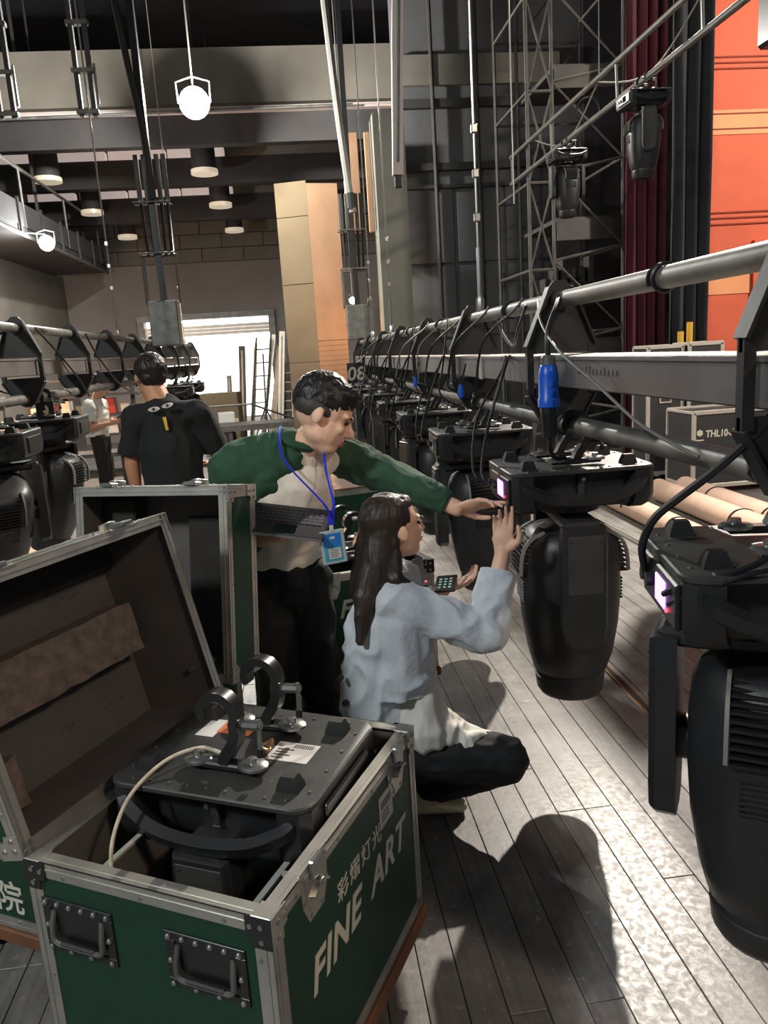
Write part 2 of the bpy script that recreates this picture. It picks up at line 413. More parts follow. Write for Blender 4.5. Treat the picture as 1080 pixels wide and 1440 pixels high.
for n, (y, z0, z1, zf) in enumerate(((14.5, 4.68, 5.12, 5.26), (16.0, 4.35, 4.80, 4.93))):
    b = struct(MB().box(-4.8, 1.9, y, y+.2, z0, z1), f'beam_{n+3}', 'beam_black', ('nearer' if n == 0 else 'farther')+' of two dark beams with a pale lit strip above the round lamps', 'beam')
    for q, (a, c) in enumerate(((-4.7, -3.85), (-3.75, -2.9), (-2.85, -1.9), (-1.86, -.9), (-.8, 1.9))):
        MB().box(a, c, y-.02, y+.16, z1, zf).build('strip', 'strip_glow' if q < 4 else 'concrete', b, 0)
struct(MB().box(-4.8, 1.9, 15.0, 15.1, 4.9, 5.42), 'trim_1', 'concrete', 'tan wall strip between the dark beams', 'trim')
# dark wall to the right behind the truss
wd = struct(MB().box(1.78, 4.6, 12, 12.3, 0, 7.6), 'wall_right', 'wall_dark', 'dark grey stage wall behind the scaffold')
MB().box(1.78, 4.2, 11.9, 12.0, 5.35, 5.75).build('ledge', 'concrete', wd, 0)
for z, h in ((5.05, .12), (4.2, .1), (3.95, .05)): MB().box(1.78, 4.2, 11.9, 12.0, z, z+h).build('rail', 'beam_black', wd, 0)
for k in range(3):
    for r in range(3): MB().cbox(1.85+.75*k, 2.55+.75*k, 11.955, 12.0, .7+1.1*r, 1.75+1.1*r, .01).build('panel', 'wall_dark', wd, 0)
for x in (2.3, 2.95): MB().cyl((x, 11.9, 2), (x, 11.9, 7), .03, n=8).build('conduit', 'scaffold_dark', wd)
struct(MB().box(1.30, 1.72, 11.0, 11.5, 0, 4.75), 'pillar_1', 'pillar_grey', 'pale grey pillar left of the dark stage wall', 'pillar')
struct(MB().box(6.75, 7.0, 8.7, 12.3, 0, 7.6), 'wall_side', 'wall_dark', 'dark wall closing the stage on the right')
struct(MB().box(4.6, 6.75, 12, 12.3, 0, 7.6), 'wall_right_back', 'curtain_black', 'black masking behind the curtains')
# ------------------------------------------------------------ loading door
d1 = tag(empty('door_1', (-1.85, 18, 0)), 'open loading door flooded with white daylight', 'door', kind='structure')
def dpart(n, m, *b):
    o = MB()
    o.box(*b); o = o.build(n, m, d1, 0); return o
dpart('jamb', 'steel_dull', -1.50, -1.36, -.12, .2, 0, 2.66); dpart('jamb', 'steel_dull', 1.36, 1.50, -.12, .2, 0, 2.66)
dpart('lintel', 'steel_dull', -1.5, 1.5, -.14, .2, 2.60, 2.72)
for k in range(3): dpart('shutter_slat', 'case_trim', -1.36, 1.36, -.06, -.02, 2.24+.075*k, 2.31+.075*k)
tag(MB().box(-12, 8, 24, 24.1, -1, 9).build('daylight_sky', 'daylight', None, 0), 'white daylight sky outside the loading door', 'sky', kind='structure')
tag(MB().box(-12, 8, 18.4, 24, -.25, -.02).build('ground_outside', 'concrete', None, 0), 'pale yard outside the loading door', 'ground', kind='structure')

# ------------------------------------------------------------ catwalk on the left wall
cw = empty('catwalk', (-4.0, 12, 3.6), 0, 'dark steel catwalk hung along the left wall', 'catwalk')
MB().box(-.8, .35, -4.5, 5.2, 0, .12).build('deck', 'beam_black', cw, 0)
MB().box(.33, .37, -4.5, 5.2, .10, .42).build('side_panel', 'beam_black', cw, 0)
for k in range(10): MB().box(.37, .40, -4.3+k*1.02, -4.25+k*1.02, .0, .46).build('stiffener', 'scaffold_dark', cw, 0)
MB().cyl((.36, -4.5, -.02), (.36, 5.2, -.02), .03, n=8).build('edge_pipe', 'scaffold', cw)
MB().cyl((.36, -4.5, .9), (.36, 5.2, .9), .025, n=8).build('hand_rail', 'scaffold', cw)
for k in range(5): MB().cyl((.36, -4.3+2.2*k, .1), (.36, -4.3+2.2*k, .9), .02, n=6).build('rail_post', 'scaffold', cw)
for k in range(4): MB().box(.1, .14, -4+2.8*k, -3.96+2.8*k, .1, 4.0).build('hanger', 'beam_black', cw, 0)

# ------------------------------------------------------------ lamps seen in the picture, and housings of lamps out of view
def flood_lamp(loc, r, label, up, tgt=None, arm=(0, .05)):
    t = empty('flood_lamp', loc, 0, label, 'lamp')
    M = (V(tgt)-V(loc)).to_track_quat('-Z', 'Y').to_matrix().to_4x4() if tgt else None
    MB(M).lathe([(r*.55, r*1.5), (r*.7, r*1.4), (r*1.2, r*.25), (r*1.25, r*.1), (r*1.1, r*.1), (r*.6, r*1.2)], 18).build('housing', 'black_satin', t)
    MB(M).ell((0, 0, r*.35), (r*.8, r*.8, r*.55)).build('bulb', 'lamp_hot', t)
    MB().cyl((0, .0, r*1.3), (arm[0], arm[1], up), .012, n=6).build('rod', 'wire_steel', t)
    MB().tube([(-r*1.3, 0, 0), (-r*1.35, 0, r*1.6), (0, 0, r*2.0), (r*1.35, 0, r*1.6), (r*1.3, 0, 0)], .012).build('bracket', 'beam_black', t)
    return t
flood_lamp((-1.01, 11.15, 4.98), .16, 'blazing white flood lamp high in front of the concrete beam', 2.62, (-.6, 6, 3.5))
flood_lamp((-3.36, 12.0, 3.46), .09, 'small bright lamp under the catwalk on the left', .16, (-2.4, 6, 2.4), (-.32, 0))
flood_lamp((3.5, -2.75, 5.15), .25, 'second unseen fill lamp added behind the camera', 1.5, (-.1, 2.2, .6))
flood_lamp(KEY+V((.06, .16, .13)), .2, 'work lamp on a rod high over the right of the stage', 1.5, (.5, 2.6, .4))
flood_lamp((-4.3, -1.32, 5.35), .25, 'unseen fill lamp added behind the camera on the left', 1.5, (-.6, 3, .6))
flood_lamp((7.25, 4.3, 5.5), .2, 'unseen lamp added to brighten the orange flats', 1.5, (5.6, 8.8, 2.6))
flood_lamp((.95, 11.9, 2.42), .05, 'small warm lamp behind the cable lift at the truss end', 5.18, (.9, 9, 2.0))
flood_lamp((-4.35, 11.6, 1.80), .06, 'small warm lamp low by the left wall', 1.82, (-2, 8, 1))
dl = None
for k, (x, z, r, lab) in enumerate(((-1.22, 4.75, .20, 'right-hand black can lamp of the nearer row, pale rim'), (-1.01, 4.22, .17, 'black can lamp just below right of the largest one'),
        (-3.76, 4.72, .20, 'leftmost black can lamp, above the small bright lamp'), (-3.12, 4.19, .16, 'black can lamp second from left, lower row'),
        (-.82, 3.81, .14, 'small dark can lamp beside the cardboard column'), (-2.6, 3.78, .14, 'small dark can lamp above the left cable lift'))):
    yy = 13.9 if k in (0, 2) else (15.4 if k in (1, 3) else 17.0)
    f = yy/14; x *= f; z = 1.65+(z-1.65)*f; r *= 1.0*f
    t = empty('can_lamp', (x, yy, z), 0, lab, 'lamp', 'can lamps under the beams')
    MB().lathe([(r*.8, .02), (r*.98, 0), (r, .05), (r, r*2.4), (r*.5, r*2.7)], 20).build('can', 'beam_black', t)
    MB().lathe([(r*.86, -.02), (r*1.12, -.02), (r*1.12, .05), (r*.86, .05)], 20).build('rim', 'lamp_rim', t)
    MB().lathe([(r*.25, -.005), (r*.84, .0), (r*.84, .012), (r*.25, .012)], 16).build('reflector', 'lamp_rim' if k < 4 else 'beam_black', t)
    MB().cyl((0, 0, r*2.6), (0, 0, 7.6-z), .02, n=6).build('stem', 'beam_black', t)

# ------------------------------------------------------------ moving head fixture (base plate up, head down)
def hook_clamp(parent, y):
    c = MB()
    pts = [(math.cos(rad(a))*.042, y, .14+math.sin(rad(a))*.042) for a in range(205, -31, -18)]
    pts += [(.040, y, .098), (.030, y, .070), (.012, y, .045), (.0, y, .02)]
    c.sweep(pts, .034, [.012]+[.020]*(len(pts)-5)+[.024, .026, .026, .026], (0, 1, 0))
    c.cbox(-.088, .088, y-.018, y+.018, .008, .024, .004)
    o = c.build('clamp', 'black_satin', parent)
    for s in (-1, 1):
        MB().lathe([(.030, .006), (.036, .008), (.036, .014), (.030, .018), (.012, .020), (.011, .030), (.004, .031)], 10, Matrix.Translation((s*.07, y, .010)) @ Matrix.Diagonal((1, .82, 1, 1))).build('cam_lock', 'steel', o)
    t = MB(); t.cyl((.035, y, .115), (.10, y, .119), .009, n=10); t.cyl((.058, y, .1165), (.096, y, .1185), .012, n=8); t.cyl((.094, y, .132), (.094, y-.004, .062), .0055, n=8)
    t.build('t_bolt', 'steel', o)
    MB().cyl((.094, y-.004, .066), (.094, y-.005, .048), .008, n=8).build('bolt_cap', 'rubber', o)
    return o
def se_ring(rx, ry, z, n=28, e=2.6):
    out = []
    for k in range(n):
        a = 2*math.pi*k/n; c, s = math.cos(a), math.sin(a)
        out.append((math.copysign(abs(c)**(2/e), c)*rx, math.copysign(abs(s)**(2/e), s)*ry, z))
    return out
BW, BD = .245, .195
def make_fixture(name, screen=True, clamps=True, stickers=False):
    r = empty(name)
    hs = MB()
    out = [(-BW, -BD+.02), (-BW+.02, -BD), (-.175, -BD), (-.16, -.145), (.16, -.145), (.175, -BD), (BW-.02, -BD), (BW, -BD+.02)]
    out += [(BW, BD-.02), (BW-.02, BD), (.175, BD), (.16, .145), (-.16, .145), (-.175, BD), (-BW+.02, BD), (-BW, BD-.02)]
    def sc(p, f, z): return [(q[0]*f, q[1]*f, z) for q in p]
    hs.loft([sc(out, .90, -.142), sc(out, .97, -.128), sc(out, 1, -.10), sc(out, 1, -.013)])
    hs.build('base_housing', 'black_plastic', r)
    tp = MB(); rr = rrect(BW+.004, BD+.004, .045)
    tp.loft([[(p[0]*.985, p[1]*.985, -.014) for p in rr], [(p[0], p[1], -.011) for p in rr], [(p[0], p[1], -.003) for p in rr], [(p[0]*.985, p[1]*.985, 0) for p in rr]])
    tpo = tp.build('top_plate', 'plate_grey', r)
    sc_ = MB()
    for k in range(9):
        for s in (-1, 1): sc_.cyl((-.19+.047*k, s*.172, 0), (-.19+.047*k, s*.172, .003), .004, n=6)
    for k in range(4):
        for s in (-1, 1): sc_.cyl((s*.222, -.13+.085*k, 0), (s*.222, -.13+.085*k, .003), .004, n=6)
    tag(sc_.build('screws', 'steel', tpo), kind='stuff')
    for sx in (-1, 1):
        for sy in (-1, 1):
            f = MB(); f.loft([[(a*.026, b*.020, 0) for a, b in ((1, 1), (-1, 1), (-1, -1), (1, -1))], [(a*.024, b*.018, .012) for a, b in ((1, 1), (-1, 1), (-1, -1), (1, -1))], [(a*.016, b*.012, .032) for a, b in ((1, 1), (-1, 1), (-1, -1), (1, -1))]], Matrix.Translation((sx*.175, sy*.125, 0)))
            f.build('rubber_foot', 'rubber', r)
    for s in (-1, 1):
        h = MB(); pts = smoothpath([(-.205, s*(BD-.006), -.045), (-.185, s*(BD+.008), -.060), (-.11, s*(BD+.026), -.088), (0, s*(BD+.033), -.096), (.11, s*(BD+.026), -.088), (.185, s*(BD+.008), -.060), (.205, s*(BD-.006), -.045)], 5)
        h.sweep(pts, .03, .026, (0, s*.45, 1)); ho = h.build('handle', 'black_plastic', r)
        MB().cbox(-.012, .012, s*.145-.012, s*.145+.012+s*.02, -.10, -.02, .003).build('latch_bracket', 'plate_grey', r)
        q = MB()
        for x in (-.2, .2): q.cyl((x, s*(BD-.002), -.05), (x, s*(BD+.006), -.05), .008, n=8)
        q.cyl((0, s*.158, -.035), (0, s*(.185), -.035), .006, n=8); tag(q.build('screws', 'steel', ho), kind='stuff')
    # connector panel and display on the -x end
    MB().cbox(-BW-.010, -BW+.002, -.165, .10, -.112, -.022, .004).build('control_panel', 'black_satin', r)
    ds = MB().cbox(-BW-.0125, -BW-.008, -.090, -.012, -.096, -.040, .002); ds.build('display', 'screen_purple' if screen else 'glass_dark', r)
    if screen: MB().cyl((-BW-.008, -.105, -.09), (-BW-.014, -.105, -.09), .0045, n=8).build('status_light', 'led_red', r)
    for k in range(2): MB().cyl((-BW-.008, .03+.045*k, -.068), (-BW-.022, .03+.045*k, -.068), .015, n=12).build('socket', 'black_plastic', r)
    MB().cbox(BW-.002, BW+.008, -.12, .12, -.11, -.03, .004).build('rear_panel', 'black_satin', r)
    MB().lathe([(.10, -.172), (.115, -.165), (.115, -.142), (.09, -.138)], 24).build('pan_bearing', 'black_satin', r)
    if clamps:
        for y in (-.095, .095): hook_clamp(r, y)
        MB().tube([(.015*math.cos(a)+.05, .018*math.sin(a), .018+.006*math.sin(a*2)) for a in [k*math.pi/6 for k in range(12)]], .004, 6, closed=True).build('safety_ring', 'copper_wire', r)
    if stickers:
        st = MB().box(.06, .165, -.03, .05, .0003, .0012).build('sticker', 'paper', r, 0)
        b = MB()
        for k in range(9): b.box(.105+.0055*k, .105+.0055*k+.003, .028, .044, .0012, .0016)
        for k in range(4): b.box(.07, .10+.012*(k % 2), -.02+.012*k, -.016+.012*k, .0012, .0016)
        tag(b.build('print', 'ink', st, 0), kind='stuff')
        MB().box(-.12, -.03, .055, .135, .0003, .0012).build('sticker', 'orange_sticker', r, 0)
        MB().box(-.165, -.115, .03, .115, .0002, .0010).build('sticker', 'paper', r, 0)
    # yoke
    yk = MB(); yk.cbox(-.238, .238, -.062, .062, -.215, -.172, .012); yko = yk.build('yoke', 'black_plastic', r)
    for s in (-1, 1):
        pts = []
        for (yy, zz) in ((-.072, -.19), (-.078, -.24), (-.078, -.54), (-.066, -.595), (-.035, -.62), (.035, -.62), (.066, -.595), (.078, -.54), (.078, -.24), (.072, -.19)): pts.append((yy, zz))
        Mx = Mfrom((s*.196, 0, 0), (0, 1, 0), (0, 0, 1), (s, 0, 0))
        a = MB(Mx); a.loft([[(p[0], p[1], 0) for p in pts], [(p[0], p[1], .042) for p in pts], [(p[0]*.86, -.40+(p[1]+.40)*.96, .056) for p in pts]])
        ao = a.build('yoke_arm', 'black_plastic', yko)
        MB(Mx).cbox(-.060, .060, -.42, -.215, .0535, .0575, .002).build('arm_cover', 'plate_grey', yko)
        q = MB(Mx)
        for yy in (-.05, .05):
            for zz in (-.235, -.33): q.cyl((yy, zz, .057), (yy, zz, .0595), .005, n=8)
        tag(q.build('screws', 'ink', yko), kind='stuff')
    # head
    hd = MB()
    prof = [(-.222, .085, .075), (-.232, .130, .120), (-.250, .155, .148), (-.29, .172, .168), (-.36, .180, .178), (-.46, .180, .180), (-.58, .170, .172), (-.70, .150, .153), (-.775, .133, .135), (-.782, .124, .125), (-.80, .124, .125), (-.803, .128, .129), (-.855, .122, .123), (-.872, .112, .112), (-.876, .10, .10), (-.866, .095, .095)]
    hd.loft([se_ring(min(a, .178)*1.0 if a < .178 else .178, b, z, e=2.5 if z > -.75 else 2.05) for z, a, b in prof])
    ho = hd.build('head', 'black_plastic', r, 40)
    MB().lathe([(.02, -.868), (.07, -.872), (.094, -.866), (.094, -.86), (.02, -.86)], 24).build('lens', 'glass_dark', ho)
    for s in (-1, 1):
        arc = [(.098, -.236), (.125, -.246), (.150, -.262), (.170, -.288), (.180, -.320), (.184, -.355), (.186, -.39)]
        for k in range(len(arc)*2-1):
            i = k//2; y, z = arc[i] if k % 2 == 0 else ((arc[i][0]+arc[i+1][0])/2, (arc[i][1]+arc[i+1][1])/2)
            MB().box(-.088, .088, min(s*(y-.03), s*(y+.008)), max(s*(y-.03), s*(y+.008)), z-.0032, z+.0032).build('grille_slat', 'black_satin', ho, 0)
        for x in (-.094, .094):
            MB().sweep([(x, s*(y+.006), z+.002) for y, z in arc], .008, .012, (1, 0, 0)).build('grille_trim', 'cable_grey', ho)
        for k in range(7):
            MB().cbox(-.068, .068, s*.176-.004, s*.176+.004, -.43-.012*k, -.423-.012*k, .0015).build('louvre', 'black_satin', ho)
    for s in (-1, 1):
        bq = MB(); bq.cyl((s*.17, 0, -.44), (s*.20, 0, -.44), .05, n=18); bq.build('tilt_bearing', 'black_satin', ho)
    return r
def kid(r, name):
    for c in r.children:
        if c.name.split('.')[0] == name: return c
def place_fixture(proto, used, loc, rz=0, pan=0, label=None, group=None, tilt=0):
    o = copy_tree(proto) if used else proto
    o.location = loc; o.rotation_euler = (0, 0, rz)
    for n in ('yoke', 'head'): kid(o, n).rotation_euler = (0, 0, pan)
    if tilt:
        h = kid(o, 'head'); Mt = Matrix.Rotation(pan, 4, 'Z') @ Matrix.Translation((0, 0, -.44)) @ Matrix.Rotation(tilt, 4, 'X') @ Matrix.Translation((0, 0, .44))
        h.matrix_local = Mt
    tag(o, label, 'stage light', group); return o

# ------------------------------------------------------------ hung truss (double pipe batten)
TX = .94; ZT, ZB = 1.787, 1.362
def hoop_mesh():
    m = MB(); My = Mfrom((0, 0, 0), (1, 0, 0), (0, 0, 1), (0, -1, 0))
    up = [(-.036, .405), (-.036, .470), (-.02, .49), (.02, .49), (.036, .470), (.036, .405)]
    m.prism([(-.125, .245), (-.125, .27), (-.04, .47), (-.02, .492), (.02, .492), (.04, .47), (.125, .27), (.125, .245)], -.006, .006, My)
    m.prism([(-.125, .125), (-.125, .10), (-.05, -.03), (-.02, -.05), (.02, -.05), (.05, -.03), (.125, .10), (.125, .125)], -.006, .006, My)
    for s in (-1, 1): m.box(s*.113-.012, s*.113+.012, -.012, .012, .10, .27)
    for a, b in (((-.125, .27), (-.04, .47)), ((.04, .47), (.125, .27)), ((-.125, .10), (-.05, -.03)), ((.05, -.03), (.125, .10))):
        m.sweep([(a[0], 0, a[1]), (b[0], 0, b[1])], .045, .008, (0, 1, 0))
    return m.mesh('hoop')
HOOP = hoop_mesh()
def truss(name, x, z0, y0, y1, hoops, label):
    t = empty(name, (x, y0, z0), 0, label, 'truss')
    L = y1-y0
    MB().cyl((0, 0, .425), (0, L, .425), .0285, n=18).build('top_pipe', 'pipe_grey', t)
    MB().cyl((0, 0, 0), (0, L, 0), .030, n=18).build('bottom_pipe', 'pipe_grey', t)
    n = max(1, int(L/2.6)); seg = L/n
    for k in range(n):
        c = MB(); a, b = k*seg+.01, (k+1)*seg-.01
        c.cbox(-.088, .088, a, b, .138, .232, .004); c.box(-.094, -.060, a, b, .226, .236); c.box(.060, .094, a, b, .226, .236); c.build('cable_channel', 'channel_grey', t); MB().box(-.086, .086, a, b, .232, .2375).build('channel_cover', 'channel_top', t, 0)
    for y in hoops:
        h = link('hoop_plate', HOOP, 'hoop_black', t); h.location = (0, y-y0, 0)
        for z_ in (0, .425): MB().cyl((0, y-y0-.03, z_), (0, y-y0+.03, z_), .037, n=14).build('pipe_collar', 'hoop_black', t)
    return t
hoopsR = [1.36, 2.70]+[4.05+1.35*k for k in range(6)]
TR = truss('lighting_truss', TX, ZB, .45, 11.2, hoopsR, 'near black double-pipe lighting truss running along the right')
# raised marks on the channel side and tape on it
em = MB()
for k in range(11): em.box(-.0905, -.0875, 1.70+.028*k-.45+.3, 1.716+.028*k-.45+.3, .185, .185+random.choice((.014, .022)))
tag(em.build('embossed_marks', 'channel_grey', TR, 0), kind='stuff')
MB().box(-.0945, -.087, 3.05, 3.10, .135, .236).build('tape', 'white_edge', TR, 0)
LT = truss('lighting_truss', -1.65, 1.50, 3.3, 13.15, [3.85, 5.0, 6.15, 7.3, 8.45, 9.6, 10.75, 11.9, 13.05], 'far lighting truss on the left in front of the loading door')

fx = make_fixture('moving_head_light'); fx3 = None
yR = [1.38, 2.65, 4.0, 5.35, 6.7, 8.05, 9.4, 10.6]
labR = ['nearest moving head light at the right edge with glowing purple display', 'moving head light with flat yoke arm, being touched by two people', 'moving head light hanging just behind the one being touched',
        'fourth moving head light from the front on the right truss', 'fifth moving head light from the front on the right truss', 'sixth moving head light from the front on the right truss', 'seventh moving head light on the right truss', 'last moving head light at the far end of right truss']
pans = [rad(-20), rad(86), rad(0), rad(20), rad(-10), rad(60), rad(5), rad(40)]
FIX = []
for i, y in enumerate(yR):
    if i == 2: fx3 = make_fixture('moving_head_light', screen=False)
    FIX.append(place_fixture(fx if i < 2 else fx3, i not in (0, 2), (TX, y, 1.222), rad(-13 if i == 0 else -2), pans[i], labR[i], 'moving head lights on the right truss'))
for i, (y, pan, tl) in enumerate(((4.25, 30, 30), (5.25, 75, 12), (10.9, 20, 0), (12.2, 70, 0))):
    place_fixture(fx3, True, (-1.65, y, 1.36), rad(3), rad(pan), ['nearest moving head light on the left truss with tilted head', 'second moving head light on the left truss, numbered tag beside it', 'far moving head light on the left truss before the last', 'last moving head light on the left truss by the door'][i], 'moving head lights on the left truss', rad(tl))

# ------------------------------------------------------------ flight cases
def rivets(pts, nrm, r=.0055, h=.004):
    m = MB(); nrm = V(nrm)
    for p in pts:
        p = V(p); m.cyl(p, p+nrm*h*.6, r, r*.95, n=8); m.cyl(p+nrm*h*.6, p+nrm*h, r*.95, r*.5, n=8)
    return m
def latch(parent, o, x, y, z):
    """butterfly latch: o centre of the plate on the face, x along, y up, z out of the face"""
    M = Mfrom(o, x, y, z)
    poly = [(-.05, -.02), (-.056, .055), (.056, .055), (.05, -.02), (.03, -.062), (-.03, -.062)]
    p = MB(M); p.prism(poly, 0, .003); p.prism([(q[0]*.72, q[1]*.72-.002) for q in poly], .003, .005)
    po = p.build('latch', 'alu', parent)
    wg = MB(M); wg.sweep([(-.030, -.006, .010), (-.012, .008, .013), (0, .010, .014), (.012, .008, .013), (.030, -.006, .010)], .022, .006, (0, .3, 1)); wg.cyl((0, .008, .004), (0, .008, .020), .011, n=10)
    wg.build('twist_wing', 'steel', po)
    MB(M).cbox(-.022, .022, .024, .064, .004, .016, .003).build('strike_hook', 'steel', po)
    rv = MB()
    R_ = rivets([(-.043, -.012, .003), (.043, -.012, .003), (-.045, .040, .003), (.045, .040, .003), (-.022, -.052, .003), (.022, -.052, .003)], (0, 0, 1)); R_.v = [M @ v for v in R_.v]
    tag(R_.build('rivets', 'steel', po), kind='stuff')
def recessed_handle(parent, o, x, y, z):
    M = Mfrom(o, x, y, z)
    W, H_ = .088, .060
    pl = MB(M)
    for a in ((-W, W, .042, H_), (-W, W, -H_, -.042), (-W, -.066, -.042, .042), (.066, W, -.042, .042)): pl.cbox(a[0], a[1], a[2], a[3], 0, .004, .001)
    pl.box(-.067, .067, -.043, .043, .0003, .0014)
    po = pl.build('handle_dish', 'black_satin', parent)
    b = MB(M); b.tube(smoothpath([(-.060, .034, .001), (-.062, .0, .010), (-.058, -.030, .012), (-.02, -.034, .012), (.02, -.034, .012), (.058, -.030, .012), (.062, 0, .010), (.060, .034, .001)], 4), .0055, 8); b.build('grip', 'steel_dull', po)
    MB(M).cbox(-.045, .045, -.042, -.026, .006, .017, .004).build('grip_sleeve', 'rubber', po)
    R_ = rivets([(-.077+.0308*k, .051, .004) for k in range(6)]+[(-.077+.051*k, -.051, .004) for k in range(4)]+[(-.077, 0, .004), (.077, 0, .004)], (0, 0, 1), .0062, .006); R_.v = [M @ v for v in R_.v]
    tag(R_.build('rivets', 'steel', po), kind='stuff')
def trim_edge(parent, p0, p1, n1, n2, wd=.034, m='alu', riv=True):
    """angle profile along an edge p0-p1 whose two outer faces have normals n1 and n2"""
    p0, p1, n1, n2 = V(p0), V(p1), V(n1), V(n2); t = MB(); L = (p1-p0).length; d = (p1-p0).normalized()
    for a, b in ((n1, n2), (n2, n1)):
        M = Mfrom(p0, d, -b, a)
        t.box(0, L, -.0025, wd, 0, .0025, M); t.box(0, L, .010, .014, .0025, .0040, M)
    o = t.build('edge_trim', m, parent)
    if riv:
        k = max(2, int(L/.16)); pts = [p0+d*L*(i+.5)/k-n2*wd*.72+n1*.0025 for i in range(k)]
        tag(rivets(pts, n1, .0045, .003).build('rivets', 'steel', o), kind='stuff')
    return o
def corner_plate(parent, p, sx, n1, n2, m='black_satin'):
    """three-rivet corner on the face n1 at point p; sx points into the face along the edge, down is -z"""
    p, sx, n1 = V(p), V(sx), V(n1); dn = V(n2)
    M = Mfrom(p, sx, dn, n1); t = MB(M)
    t.prism([(-.004, -.004), (.048, -.004), (.048, .034), (.034, .038), (.034, .058), (-.004, .058)], .003, .0058); o = t.build('corner_plate', m, parent)
    R_ = rivets([(.016, .014, .0058), (.038, .016, .0058), (.016, .044, .0058)], (0, 0, 1), .0055); R_.v = [M @ v for v in R_.v]
    tag(R_.build('rivets', 'steel', o), kind='stuff')
XA, YA, ZA = V((1, 0, 0)), V((0, 1, 0)), V((0, 0, 1))
def case_box(root, w, d, zb, zt, mtrim='alu', detail=True, inside=True):
    hw, hd = w/2, d/2; t = .011
    for nm, b in (('side_panel', (-hw, hw, -hd, -hd+t, zb, zt)), ('side_panel', (-hw, hw, hd-t, hd, zb, zt)), ('side_panel', (-hw, -hw+t, -hd+t, hd-t, zb, zt)), ('side_panel', (hw-t, hw, -hd+t, hd-t, zb, zt)), ('bottom_panel', (-hw+t, hw-t, -hd+t, hd-t, zb, zb+t))):
        MB().box(*b).build(nm, 'green_panel', root, 0)
    if inside:
        q = .004; lh = zt-.012
        for b in ((-hw+t, hw-t, -hd+t, -hd+t+q, zb+t, lh), (-hw+t, hw-t, hd-t-q, hd-t, zb+t, lh), (-hw+t, -hw+t+q, -hd+t+q, hd-t-q, zb+t, lh), (hw-t-q, hw-t, -hd+t+q, hd-t-q, zb+t, lh)): MB().box(*b).build('lining', 'liner', root, 0)
    for sx in (-1, 1):
        for sy in (-1, 1): trim_edge(root, (sx*hw, sy*hd, zb), (sx*hw, sy*hd, zt), (0, sy, 0), (sx, 0, 0), m=mtrim)
    for sy in (-1, 1):
        trim_edge(root, (-hw, sy*hd, zt), (hw, sy*hd, zt), (0, sy, 0), ZA, .030, m=mtrim); trim_edge(root, (-hw, sy*hd, zb), (hw, sy*hd, zb), (0, sy, 0), -ZA, m=mtrim)
    for sx in (-1, 1):
        trim_edge(root, (sx*hw, -hd, zt), (sx*hw, hd, zt), (sx, 0, 0), ZA, .030, m=mtrim); trim_edge(root, (sx*hw, -hd, zb), (sx*hw, hd, zb), (sx, 0, 0), -ZA, m=mtrim)
    for sx in (-1, 1):
        for sy in (-1, 1): MB().cbox(sx*hw-.036 if sx > 0 else -hw-.004, hw+.004 if sx > 0 else -hw+.036, sy*hd-.036 if sy > 0 else -hd-.004, hd+.004 if sy > 0 else -hd+.036, zt+.002, zt+.0052, .001).build('corner_cap', mtrim, root)
    if detail:
        for sx in (-1, 1):
            for sy in (-1, 1):
                corner_plate(root, (sx*hw, sy*hd, zt), (-sx, 0, 0), (0, sy, 0), (0, 0, -1)); corner_plate(root, (sx*hw, sy*hd, zt), (0, -sy, 0), (sx, 0, 0), (0, 0, -1), 'alu')
    bd = MB(); bd.cbox(-hw-.012, hw+.012, -hd-.012, hd+.012, zb-.045, zb-.003, .004); bd.build('dolly_board', 'plywood', root)
    for sx in (-1, 1):
        for sy in (-1, 1):
            M = Matrix.Translation((sx*(hw-.075), sy*(hd-.075), 0))
            c = MB(M); c.cbox(-.045, .045, -.035, .035, zb-.052, zb-.045, .002)
            for s in (-1, 1): c.box(s*.020-.002, s*.020+.002, -.022, .022, .045, zb-.05)
            co = c.build('caster', 'steel', root)
            hwz = (zb-.055)/2
            MB(M).cyl((-.017, 0, hwz), (.017, 0, hwz), hwz, n=18).build('wheel', 'rubber', co)
